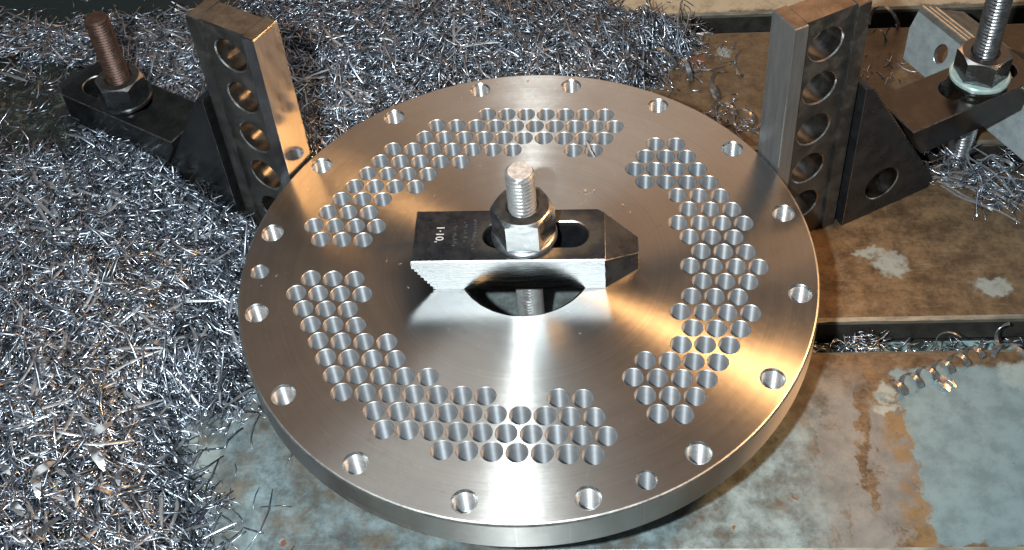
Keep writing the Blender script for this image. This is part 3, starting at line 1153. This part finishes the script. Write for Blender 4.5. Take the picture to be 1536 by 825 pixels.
def foot_dist(x, y):
    """signed distance to the outline of the heap, positive inside"""
    P = FOOT
    Q = np.roll(P, -1, 0)
    d = np.full(x.shape, 1e9)
    ins = np.zeros(x.shape, bool)
    for a, b in zip(P, Q):
        e = b - a
        t = np.clip(((x - a[0]) * e[0] + (y - a[1]) * e[1]) / (e @ e), 0, 1)
        d = np.minimum(d, np.hypot(x - a[0] - t * e[0], y - a[1] - t * e[1]))
        if a[1] != b[1]:
            cond = (a[1] > y) != (b[1] > y)
            ins ^= cond & (x < a[0] + (y - a[1]) / (b[1] - a[1]) * (b[0] - a[0]))
    return np.where(ins, d, -d)


_ph = rng.uniform(0, 6.28, 24)
_kx = rng.normal(0, 1, 24)
_ky = rng.normal(0, 1, 24)


def wob(x, y, sc):
    s = 0
    for i in range(24):
        f = sc * (0.5 + i / 12)
        s = s + np.sin(x * _kx[i] * f + y * _ky[i] * f + _ph[i])
    return s / 24 ** 0.5 / 1.2


def heap_h(x, y):
    d = foot_dist(x, y) + 0.45 * wob(x, y, 0.9)
    top = 3.4 + 0.35 * wob(x, y, 0.25)
    top = np.where(np.hypot(x, y) < 14.5, np.minimum(top, 2.9), top)
    h = top * (1 - np.exp(-np.maximum(d, 0) * 0.27))
    h = h * np.clip(d / 0.8, 0, 1)
    h = h + np.where(d > 0.5, 0.16 * wob(x, y, 1.6) + 0.10 * wob(x + 3, y, 3.6), 0)
    # shallow hollow of the coolant puddle
    q = ((x + 30.4) / 5.4) ** 2 + ((y - 13.6) / 4.6) ** 2
    h = h - 0.35 * np.exp(-q * q)
    return np.where(d > 0, np.maximum(h, 0.0), -0.06)


def chip_mesh(x, y, zoff, L, wdt, curv, pitch, yaw, name, mats, K=4, hf=heap_h, base=None, z0=ZT):
    """a bent, twisted, tapering four-sided sliver per entry, all in one mesh"""
    n = len(x)
    e = 0.35
    z = hf(x, y)
    gx = (hf(x + e, y) - hf(x - e, y)) / (2 * e)
    gy = (hf(x, y + e) - hf(x, y - e)) / (2 * e)
    gx, gy = np.clip(gx, -1, 1), np.clip(gy, -1, 1)
    t = np.linspace(-0.5, 0.5, K)
    s = t[None, :] * L[:, None]
    ang = yaw[:, None] + curv[:, None] * t[None, :] * 2
    # integrate the curved centre line
    dx = np.cos(ang)
    dy = np.sin(ang)
    cx = np.cumsum(dx, 1) * (L[:, None] / (K - 1))
    cy = np.cumsum(dy, 1) * (L[:, None] / (K - 1))
    cx -= cx.mean(1, keepdims=True)
    cy -= cy.mean(1, keepdims=True)
    X = x[:, None] + cx
    Y = y[:, None] + cy
    Z = z0 + z[:, None] + zoff[:, None] + gx[:, None] * cx + gy[:, None] * cy + np.tan(pitch)[:, None] * s + (rng.uniform(-0.25, 0.25, n) * L)[:, None] * (t[None, :] ** 2) * 2
    Z = np.maximum(Z, z0 + 0.02)
    P = np.stack([X, Y, Z], 2)
    T = np.gradient(P, axis=1)
    T /= np.linalg.norm(T, axis=2, keepdims=True) + 1e-9
    tw = rng.uniform(0, 6.28, n)[:, None] + rng.uniform(-1.5, 1.5, n)[:, None] * t[None, :]
    U0 = np.zeros_like(P)
    U0[..., 2] = 1
    B = np.cross(U0, T)
    B /= np.linalg.norm(B, axis=2, keepdims=True) + 1e-9
    N = np.cross(T, B)
    c, sn = np.cos(tw)[..., None], np.sin(tw)[..., None]
    B, N = B * c + N * sn, -B * sn + N * c
    tap = (1 - 0.55 * (np.abs(t) * 2) ** 3)[None, :, None]
    w = wdt[:, None, None] * tap
    th = w * rng.uniform(0.35, 0.8, n)[:, None, None]
    V = np.stack([P - B * w / 2 - N * th / 2, P + B * w / 2 - N * th / 2, P + B * w / 2 + N * th / 2, P - B * w / 2 + N * th / 2], 2)   # n,K,4,3
    V = V.reshape(-1, 3)
    off = (np.arange(n) * K * 4)[:, None, None]
    k = np.arange(K - 1)[None, :, None] * 4
    j = np.arange(4)[None, None, :]
    a = off + k + j
    b = off + k + (j + 1) % 4
    q = np.stack([a, b, b + 4, a + 4], -1).reshape(-1, 4)
    q = np.concatenate([q, (off[:, 0] + np.array([3, 2, 1, 0])), (off[:, 0] + np.array([0, 1, 2, 3]) + 4 * (K - 1))], 0)
    mi = np.zeros(len(q), np.int32)
    if base is not None:
        bv, bf = base
        q = np.concatenate([q, bf + len(V)], 0)
        V = np.concatenate([V, bv], 0)
        mi = np.concatenate([mi, np.ones(len(bf), np.int32)])
    me = bpy.data.meshes.new(name)
    me.vertices.add(len(V))
    me.vertices.foreach_set('co', V.astype(np.float32).ravel())
    me.loops.add(q.size)
    me.loops.foreach_set('vertex_index', q.astype(np.int32).ravel())
    me.polygons.add(len(q))
    me.polygons.foreach_set('loop_start', np.arange(0, q.size, 4, dtype=np.int32))
    for mm in mats:
        me.materials.append(mm)
    me.polygons.foreach_set('material_index', mi)
    me.polygons.foreach_set('use_smooth', np.ones(len(q), bool))
    me.update(calc_edges=True)
    return me


def heap():
    # bed under the slivers, coloured dark as the shade between them
    st = 0.35
    xs = np.arange(-44, 10, st)
    ys = np.arange(-18, 32, st)
    X, Y = np.meshgrid(xs, ys, indexing='ij')
    H = heap_h(X, Y) - 0.30
    bv = np.stack([X, Y, ZT + H], 2).reshape(-1, 3)
    nx, ny = X.shape
    I = np.arange(nx * ny).reshape(nx, ny)
    q = np.stack([I[:-1, :-1], I[1:, :-1], I[1:, 1:], I[:-1, 1:]], 2).reshape(-1, 4)
    keep = (H.reshape(-1)[q] > -0.25).any(1)
    q = q[keep]
    # scattered slivers
    N = 210000
    x = rng.uniform(-42, 9.5, N)
    y = rng.uniform(-15, 30.5, N)
    d = foot_dist(x, y) + 0.45 * wob(x, y, 0.9)
    dens = np.clip((d + 0.5) / 1.3, 0, 1)
    dens = np.where(d < 0.1, np.exp(np.minimum(d, 0) * 1.3) * 0.22, np.maximum(dens, 0.25))
    q2 = np.sqrt(((x + 30.4) / 5.4) ** 2 + ((y - 13.6) / 4.6) ** 2) + 0.3 * wob(x, y, 0.9)
    dens = np.where(q2 < 1.0, 0.05, dens)
    # what lies in the clamp and block footprints or deep under the disc is not needed
    r = np.hypot(x, y)
    dens = np.where(r < 11.0, 0, dens)
    # sight: outside the frame
    P = np.stack([x, y, ZT + 1.5 + 0 * x], 1) - CAM
    zz = P @ FW
    u = PX + FOC * (P @ RIGHT) / zz
    v = PY - FOC * (P @ UP) / zz
    vis = (u > -90) & (u < 1600) & (v > -90) & (v < 930)
    ok = vis & (rng.uniform(0, 1, N) < dens * 0.64)
    for s in ('L', 'R'):
        th = SIDES[s]['th']
        dx, dy = x - SIDES[s]['o'][0], y - SIDES[s]['o'][1]
        uu = dx * math.cos(th) + dy * math.sin(th)
        vv = SIDES[s]['sg'] * (-dx * math.sin(th) + dy * math.cos(th))
        ok &= ~((uu > -0.15) & (uu < 10.0) & (vv > -0.42) & (vv < 2.4) & (uu < 4.2 + 6))
    x, y, d = x[ok], y[ok], d[ok]
    n = len(x)
    L = np.clip(rng.lognormal(math.log(0.80), 0.58, n), 0.2, 3.0)
    edge = d < 0.4
    wdt = rng.uniform(0.05, 0.115, n) * (0.8 + 0.22 * L)
    zoff = rng.uniform(-0.30, 0.20, n)
    zoff = np.where(edge, 0.04, zoff)
    pit = rng.normal(0, 0.28, n)
    pit = np.where(edge, pit * 0.15, pit)
    me = chip_mesh(x, y, zoff, L, wdt, rng.normal(0, 0.38, n), pit, rng.uniform(0, 6.28, n), 'metal_shavings', [M['chip'], M['heap']], 4, base=(bv, q))
    print('heap slivers', n)
    o = link('metal_shavings', me)
    tag(o, 'big heap of grey steel needle shavings left of and behind the disc', 'shavings', kind='stuff')


heap()


# shavings lying in the front slot and below the right clamp
def small_pile(name, label, pts, n, spread, h, Lm, mat='chip', k=4, stretch=(1, 1), rot=0.05):
    xs, ys, zs = [], [], []
    for (px, py, z, wgt) in pts:
        p = at(px, py, z)
        m_ = int(n * wgt)
        a = rng.normal(0, spread * stretch[0], m_)
        b = rng.normal(0, spread * stretch[1], m_)
        xs.append(p[0] + a * math.cos(rot) - b * math.sin(rot))
        ys.append(p[1] + a * math.sin(rot) + b * math.cos(rot))
        zs.append(z + h * np.exp(-(a / spread / stretch[0]) ** 2 / 1.5) * rng.uniform(0, 1, m_))
    x, y, z = np.concatenate(xs), np.concatenate(ys), np.concatenate(zs)
    nn = len(x)
    L = np.clip(rng.lognormal(math.log(Lm), 0.5, nn), 0.12, 2.6)
    me = chip_mesh(x, y, z - ZT, L, rng.uniform(0.045, 0.09, nn), rng.normal(0, 0.5, nn), rng.normal(0, 0.3, nn), rng.uniform(0, 6.28, nn), name, [M[mat]], k, hf=lambda a, b: np.zeros_like(a), z0=ZT)
    # undo the clamp of chip_mesh for piles below the table top
    o = link(name, me)
    return tag(o, label, 'shavings', kind='stuff')


def slot_pile():
    n = 1500
    xx = rng.uniform(13.0, 26.0, n)
    c = 0.04
    dens = 0.08 + 1.0 * np.exp(-((xx - 15.7) / 1.0) ** 2)
    dens = np.where(xx < 13.6, 0.5, dens)
    ok = rng.uniform(0, 1, n) < dens
    xx = xx[ok]
    n = len(xx)
    yy = rng.uniform(-0.72, 0.72, n)
    hh = 0.25 + 1.0 * np.exp(-((xx - 16.2) / 1.2) ** 2)
    zz = -1.62 + hh * rng.uniform(0.3, 1, n)
    X = xx * SD[0] + (yy + c) * SN[0]
    Y = xx * SD[1] + (yy + c) * SN[1]
    L = np.clip(rng.lognormal(math.log(0.5), 0.45, n), 0.15, 1.3)
    me = chip_mesh(X, Y, zz + 4.0, L, rng.uniform(0.05, 0.1, n), rng.normal(0, 0.4, n), rng.normal(0, 0.25, n), rng.normal(0.05, 0.8, n), 'slot_shavings', [M['chip']], 4,
                   hf=lambda a, b: np.zeros_like(a), z0=ZT - 4.0)
    tag(link('slot_shavings', me), 'small shavings lying in the slot right of the disc', 'shavings', kind='stuff')
    # coolant standing in the slot
    mb = MB()
    v = []
    for x in np.linspace(12, 40, 60):
        for y in (-0.89, 0.89):
            v.append((x * SD[0] + (y + c) * SN[0], x * SD[1] + (y + c) * SN[1], ZT - 1.75))
    mb.add(v, [(2 * i, 2 * i + 2, 2 * i + 3, 2 * i + 1) for i in range(59)])
    m = NT('slot_coolant')
    f = m.noise(0.9, 5, 0.6)
    m.set(color=m.mix(m.ramp(f, 0.40, 0.6), (0.03, 0.04, 0.04), (0.30, 0.42, 0.42)), rough=0.15)
    m.bump(f, 0.3, 0.1)
    tag(mb.obj('slot_coolant', [m.m], angle=0, recalc=False), 'milky coolant pooled in the slot right of the disc', kind='structure')


slot_pile()

small_pile('clamp_shavings', 'tangle of grey wiry shavings on the table below the right clamp',
           [(1420, 240, ZT + 0.1, 0.8), (1450, 262, ZT + 0.1, 1.0), (1490, 285, ZT + 0.1, 1.0), (1520, 250, ZT + 0.1, 0.9), (1525, 295, ZT + 0.05, 0.7), (1400, 262, ZT + 0.05, 0.4)], 60, 0.75, 0.7, 0.9)
small_pile('back_shavings', 'loose shavings scattered on the brown table behind the disc',
           [(960, 110, ZT + 0.03, 1.0), (1000, 62, ZT + 0.03, 1.1), (1025, 40, ZT + 0.03, 0.8), (1075, 70, ZT + 0.03, .15), (1060, 95, ZT + 0.03, 0.3), (1110, 185, ZT + 0.05, 0.8), (1090, 165, ZT + .05, .5), (1340, 105, ZT + 0.05, .4)], 55, 0.8, 0.12, 0.45)

# long strands under the right clamp: each one its own sliver
strand_me = []
for i in range(6):
    n = 14
    t = np.linspace(0, 1, n)
    a = rng.uniform(-0.12, 0.12)
    p = np.stack([t - 0.5, a * (4 * t * (1 - t)) + 0.012 * np.sin(t * rng.uniform(5, 14) + i), 0.02 * np.sin(t * rng.uniform(4, 9) + i) + 0.02 * t * (1 - t)], 1)
    mb = MB()
    v, f = sweep(p * np.array([5.0, 5.0, 5.0]), 0.13, 0.07, taper=1 - 0.5 * np.abs(2 * t - 1) ** 3)
    mb.add(v, f)
    strand_me.append(mb.mesh('strand_chip', [M['chip_big']], angle=60))
for i, (a, b, lz) in enumerate((((1392, 264), (1520, 318), .12), ((1398, 258), (1536, 300), .2), ((1405, 272), (1530, 335), .1), ((1395, 262), (1452, 222), .3), ((1440, 225), (1530, 300), .45),
                                ((1455, 215), (1545, 320), .35), ((1400, 268), (1500, 290), .16), ((1420, 262), (1545, 275), .5), ((1410, 280), (1490, 318), .08), ((1465, 240), (1500, 235), .6),
                                ((1405, 270), (1545, 310), .28), ((1460, 255), (1470, 215), .55), ((1392, 262), (1460, 245), .22))):
    p, q = at(*a, ZT + lz), at(*b, ZT + lz)
    d = q - p
    L = np.hypot(d[0], d[1])
    o = link('long_shaving', strand_me[i % 6], None, tuple((p + q) / 2), (0, 0, math.atan2(d[1], d[0])))
    s = L / 5.0
    o.scale = (s, 0.8, 0.8)
    tag(o, 'long wavy grey strand of swarf in the tangle under the right clamp', 'shaving', 'long strands of swarf below the right clamp')

# long needles on top of the heap
needle_me = []
for i in range(8):
    n = 9
    t = np.linspace(0, 1, n)
    bend = rng.uniform(-0.16, 0.16)
    p = np.stack([t - 0.5, bend * (4 * t * (1 - t) - 0.66), 0.03 * np.sin(3 * t + i)], 1)
    mb = MB()
    w = np.ones(n)
    k = np.linspace(0, 6.28, 7)[:-1]
    T = np.gradient(p, axis=0)
    T /= np.linalg.norm(T, axis=1)[:, None]
    v, f = [], []
    tp = 1 - 0.6 * np.abs(2 * t - 1) ** 4
    jitter = 1 + 0.18 * rng.normal(0, 1, n)
    for j in range(n):
        side = np.array([-T[j][1], T[j][0], 0])
        for a in k:
            rr = 0.072 * tp[j] * jitter[j]
            # width is compensated for the later length scale (y, z scaled separately)
            v.append(p[j] * np.array([1, 1, 1]) + side * math.cos(a) * rr + np.array([0, 0, 1]) * math.sin(a) * rr * 0.6)
    m_ = len(k)
    for j in range(n - 1):
        f += [(j * m_ + q, j * m_ + (q + 1) % m_, (j + 1) * m_ + (q + 1) % m_, (j + 1) * m_ + q) for q in range(m_)]
    f += [tuple(range(m_))[::-1], tuple((n - 1) * m_ + q for q in range(m_))]
    mb.add(v, f)
    needle_me.append(mb.mesh('needle', [M['chip_big']], angle=60))


def heap_point(px, py, dz=0.1):
    z = ZT + 1.5
    for _ in range(6):
        p = at(px, py, z)
        h = float(heap_h(np.array([p[0]]), np.array([p[1]]))[0])
        z = ZT + max(h, 0.0) + dz
    return at(px, py, z)


def needle(a, b, dz=0.14, i=0, label='long bright needle of steel lying on top of the shavings heap', group='long needles on the shavings heap'):
    p, q = heap_point(*a, dz), heap_point(*b, dz)
    d = q - p
    L = np.linalg.norm(d)
    o = link('needle_shaving', needle_me[i % 8], None, tuple((p + q) / 2))
    o.rotation_euler = (random.uniform(-0.2, 0.2), -math.asin(d[2] / L), math.atan2(d[1], d[0]))
    o.scale = (L, random.uniform(1.0, 1.4) if L < 2.5 else 1.15, random.uniform(0.9, 1.3))
    c = (p + q) / 2
    if c[1] > 13 and c[0] > -14:
        zone = 'behind the disc' if c[0] < -2 else 'at the right end of the heap'
    elif c[0] < -23 and c[1] > 15:
        zone = 'around the rusty stud'
    elif c[1] > 4:
        zone = 'below the far left clamp'
    elif c[1] > -4:
        zone = 'touching the left rim of the disc' if c[0] > -20 else 'at the left picture edge'
    else:
        zone = 'at lower left'
    size = 'very long' if L > 2.6 else 'long' if L > 1.5 else 'short'
    return tag(o, size + ' bright steel needle on the shavings ' + zone, 'shaving', size + ' needles ' + zone)


Z5 = [(75, 430, 365, 330), (340, 425, 480, 385), (405, 205, 555, 165), (480, 290, 585, 405), (630, 175, 642, 405), (650, 410, 735, 355), (300, 320, 470, 240), (180, 375, 285, 235),
      (520, 100, 680, 95), (400, 130, 470, 190), (300, 700, 365, 525), (430, 560, 408, 630), (360, 360, 410, 400), (85, 390, 130, 225), (20, 460, 70, 480), (160, 480, 250, 495), (240, 520, 385, 510),
      (380, 560, 410, 600), (470, 660, 470, 760), (520, 670, 500, 760), (380, 825, 460, 765), (590, 790, 690, 745), (220, 600, 225, 700), (160, 590, 215, 615), (60, 340, 110, 250), (330, 240, 480, 235),
      (555, 665, 600, 620), (515, 475, 580, 485), (130, 260, 90, 380), (420, 100, 350, 170), (560, 170, 575, 250), (290, 600, 320, 700), (30, 700, 110, 740), (230, 820, 300, 740)]
Z2 = [(700, 50, 703, 185), (955, 10, 935, 225), (725, 100, 840, 75), (1010, 240, 1050, 110), (710, 180, 880, 155), (590, 110, 680, 175), (270, 225, 400, 290), (130, 300, 240, 285), (1110, 120, 1250, 65),
      (630, 190, 720, 270), (400, 30, 470, 40), (420, 130, 450, 60), (760, 30, 850, 60), (880, 90, 940, 130), (210, 110, 290, 180), (330, 330, 420, 380), (960, 170, 1050, 200), (1280, 150, 1400, 190),
      (1330, 130, 1480, 110), (500, 60, 560, 10), (1180, 90, 1230, 50), (300, 60, 360, 20)]
Z1 = [(20, 40, 160, 90), (0, 225, 85, 250), (200, 415, 300, 430), (20, 480, 60, 520), (90, 590, 170, 640), (550, 610, 620, 660), (80, 700, 180, 720), (330, 600, 420, 640), (640, 600, 720, 690), (730, 660, 790, 705),
      (40, 740, 80, 680), (420, 210, 520, 190), (470, 270, 560, 250), (930, 245, 1020, 215), (300, 480, 380, 505), (10, 640, 60, 610)]
cnt = 0
for L_, sc_, ox, oy in ((Z5, 1.942, 0, 400), (Z2, 2.5, 400, 0), (Z1, 2.062, 0, 0)):
    for (x0, y0, x1, y1) in L_:
        needle((ox + x0 / sc_, oy + y0 / sc_), (ox + x1 / sc_, oy + y1 / sc_), 0.16, cnt)
        cnt += 1
# more of the same at random on the visible slopes
tries = 0
while cnt < 230 and tries < 4000:
    tries += 1
    px, py = random.uniform(0, 900), random.uniform(25, 825)
    p = heap_point(px, py, 0.1)
    if heap_h(np.array([p[0]]), np.array([p[1]]))[0] < 0.25 or np.hypot(p[0], p[1]) < 13.6:
        continue
    if ((p[0] + 30.4) / 5.6) ** 2 + ((p[1] - 13.6) / 4.8) ** 2 < 1:
        continue
    dx, dy = p[0] - SIDES['L']['o'][0], p[1] - SIDES['L']['o'][1]
    th = SIDES['L']['th']
    uu, vv = dx * math.cos(th) + dy * math.sin(th), -(-dx * math.sin(th) + dy * math.cos(th))
    if -1 < uu < 19 and -1.2 < vv < 3.4:
        continue
    a = random.uniform(0, PI)
    l = random.uniform(14, 34)
    needle((px - l * math.cos(a), py - l * math.sin(a)), (px + l * math.cos(a), py + l * math.sin(a)), random.uniform(0.08, 0.2), cnt)
    cnt += 1

# leaf-like flat chips at the lower left
leaf_me = []
for i in range(3):
    mb = MB()
    n = 9
    t = np.linspace(0, 1, n)
    p = np.stack([t - 0.5, 0.05 * np.sin(3 * t + i), 0.16 * (4 * t * (1 - t))], 1)
    v, f = sweep(p, 0.30, 0.035, taper=0.12 + 0.88 * np.sin(PI * np.clip(t, 0.02, 0.98)) ** 0.8)
    mb.add(v, f)
    leaf_me.append(mb.mesh('leaf', [M['flake']], angle=50))
for i, (zx, zy, a, L) in enumerate(((125, 600, -1.0, 1.3), (105, 640, 1.0, 1.2), (225, 560, -0.4, 1.0), (290, 655, 0.2, 1.0), (115, 785, -1.0, 1.1), (145, 760, -1.2, 1.2), (95, 805, -0.4, 1.0), (45, 700, 0.2, 0.8),
                                    (350, 610, 1.2, 1.1), (280, 560, 0.8, 1.4), (425, 310, 0.1, 0.9), (412, 335, 1.4, 0.9), (450, 228, 0.2, 1.0), (545, 102, 0.0, 0.7), (290, 480, -0.9, 1.3), (10, 595, 0.5, 1.0))):
    p = heap_point(zx / 1.942, 400 + zy / 1.942, 0.2)
    o = link('leaf_shaving', leaf_me[i % 3], None, tuple(p), (random.uniform(-.4, .4), random.uniform(-.2, .2), -a))
    o.scale = (L, L, L)
    tag(o, 'shiny leaf-shaped flat chip among the needles at lower left', 'shaving', 'leaf-shaped chips on the heap')


# ------------------------------------------------------------------ curled ribbons
def coil(name, label, cat, p0, p1, rad, turns, w, t=0.03, group=None, mat='ribbon', z0=0.0, n=None, ph=0.0, growth=0.0):
    p0, p1 = np.asarray(p0), np.asarray(p1)
    ax = p1 - p0
    L = np.linalg.norm(ax)
    ax = ax / L
    b = np.cross((0, 0, 1.0), ax)
    b /= np.linalg.norm(b)
    c = np.cross(ax, b)
    n = n or int(turns * 18)
    s = np.linspace(0, 1, n)
    a = 2 * PI * turns * s + ph
    r = rad * (1 + growth * s)
    P = p0 + np.outer(s * L, ax) + (r * np.cos(a))[:, None] * b + (r * np.sin(a) + r)[:, None] * c
    U = np.cos(a)[:, None] * b + np.sin(a)[:, None] * c
    v, f = sweep(P - p0, w, t, up=U)
    mb = MB()
    mb.add(v, f)
    o = mb.obj(name, [M[mat]], angle=50)
    o.location = tuple(p0)
    return tag(o, label, cat, group)


coil('spiral_chip', 'long corkscrew ribbon chip lying on the table right of the disc', 'spiral chip', at(1338, 592, ZT + 0.05), at(1480, 528, ZT + 0.05), 0.42, 6.0, 0.24, ph=0.6, growth=-0.2)
coil('curled_chip', 'loose end of curled ribbon chip bridging the slot edge at right', 'curled chip', at(1480, 530, ZT + 0.05), at(1512, 498, ZT + 0.05), 0.3, 0.9, 0.2, group='curled chips right of the disc', ph=2.0)
coil('curled_chip', 'dark arched ribbon chip at the right picture edge beside the slot', 'curled chip', at(1492, 545, ZT + 0.05), at(1545, 540, ZT + 0.05), 0.55, 0.85, 0.22, group='curled chips right of the disc', ph=-1.0)
coil('curled_chip', 'thin hook of chip standing at the slot edge right of the disc', 'curled chip', at(1413, 530, ZT + 0.05), at(1425, 515, ZT + 0.05), 0.5, 0.6, 0.08, group='curled chips right of the disc', ph=-1.3)
for i, (a, b, r, tn, w, lab) in enumerate((
        ((985, 110), (1010, 96), 0.85, 0.8, 0.22, 'wide grey ribbon ring lying behind the disc near the rust spots'),
        ((1025, 120), (1040, 118), 0.75, 0.75, 0.26, 'bright curled ribbon behind the disc, right of the grey ring'),
        ((1060, 150), (1085, 140), 0.8, 0.9, 0.2, 'ribbon curl between the disc rim and the curled pair'),
        ((1095, 120), (1120, 100), 0.7, 0.6, 0.14, 'yellowish thin hook beside the left face of the right block'),
        ((1075, 185), (1100, 170), 0.55, 1.2, 0.16, 'tight ribbon curl resting against the disc rim at the right block'),
        ((1105, 195), (1128, 182), 0.6, 1.1, 0.18, 'dark ribbon curl nearest to the foot of the right block'),
        ((1308, 45), (1345, 36), 0.75, 0.9, 0.2, 'large dark ribbon loop between the right block and the bracket'),
        ((1312, 60), (1338, 56), 0.35, 1.2, 0.1, 'small dark curl below the large loop by the bracket'),
        ((1500, 262), (1515, 250), 0.5, 1.1, 0.24, 'blue-grey ribbon curl on the table under the right clamp'))):
    coil('curled_chip', lab, 'curled chip', at(*a, ZT + 0.04), at(*b, ZT + 0.04), r, tn, w, group='curled chips around the right block', ph=0.5 + i * 0.8)

# flattened grey chip on the coolant film
mb = MB()
for k in range(7):
    a = rng.uniform(-0.3, 0.3, 2)
    t = np.linspace(-0.5, 0.5, 6)
    p = np.stack([t * 0.75 + a[0] * .3, a[1] + 0.06 * np.sin(6 * t + k), 0.05 + 0.04 * k * 0.4 + 0.05 * np.cos(4 * t)], 1)
    v, f = sweep(p, 0.12, 0.03)
    mb.add(v, f)
o = mb.obj('crumpled_chip', [M['flake']], angle=50)
o.location = tuple(at(1418, 577, ZT + 0.01))
o.rotation_euler = (0, 0, -0.9)
tag(o, 'small crumpled bright chip on the pale coolant film at right', 'chip')

# flakes on the disc
mb = MB()
v, f = sweep(np.array([(-.5, 0, 0), (-.2, .08, .10), (.15, -.05, .07), (.5, .03, .0)]), 0.34, 0.05)
mb.add(v, f)
fl = mb.mesh('flake', [M['flake']], angle=40)
for i, (px, py, s) in enumerate(((878, 288, .36), (890, 287, .28), (868, 289, .2), (884, 291, .22), (946, 304, .14), (935, 308, .2), (871, 305, .12), (945, 318, .12), (652, 293, .12), (651, 284, .1), (672, 275, .1),
                                 (695, 284, .1), (596, 319, .08), (580, 391, .12), (600, 396, .16), (612, 431, .14), (586, 405, .08), (415, 413, .16), (430, 409, .09), (392, 428, .1), (885, 122, .14), (793, 121, .22),
                                 (808, 116, .1), (745, 125, .2), (772, 127, .12), (942, 190, .14), (905, 190, .08), (460, 365, .08), (790, 615, .1), (715, 575, .12), (870, 500, .12), (848, 512, .09))):
    o = link('chip_flake', fl, None, tuple(at(px, py, 0.01)), (0, 0, random.uniform(0, 6)))
    o.scale = (s, s * random.uniform(.5, 1), s * .8)
    tag(o, 'tiny bright steel flake lying loose on the flat face of the disc', 'chip', 'flakes on the disc')
o = link('chip_flake', needle_me[2], None, tuple(at(884, 222, 0.03)), (0.1, 0.25, -1.1))
o.scale = (1.0, 0.9, 0.9)
tag(o, 'thin bright sliver sticking out of a drilled dimple near the top of the disc', 'chip')

# ------------------------------------------------------------------ to metres
done = set()
for ob in bpy.data.objects:
    if ob.type in ('CAMERA', 'LIGHT'):
        continue
    ob.location = ob.location * S
    if ob.type == 'MESH' and ob.data.name not in done:
        done.add(ob.data.name)
        ob.data.transform(Matrix.Scale(S, 4))
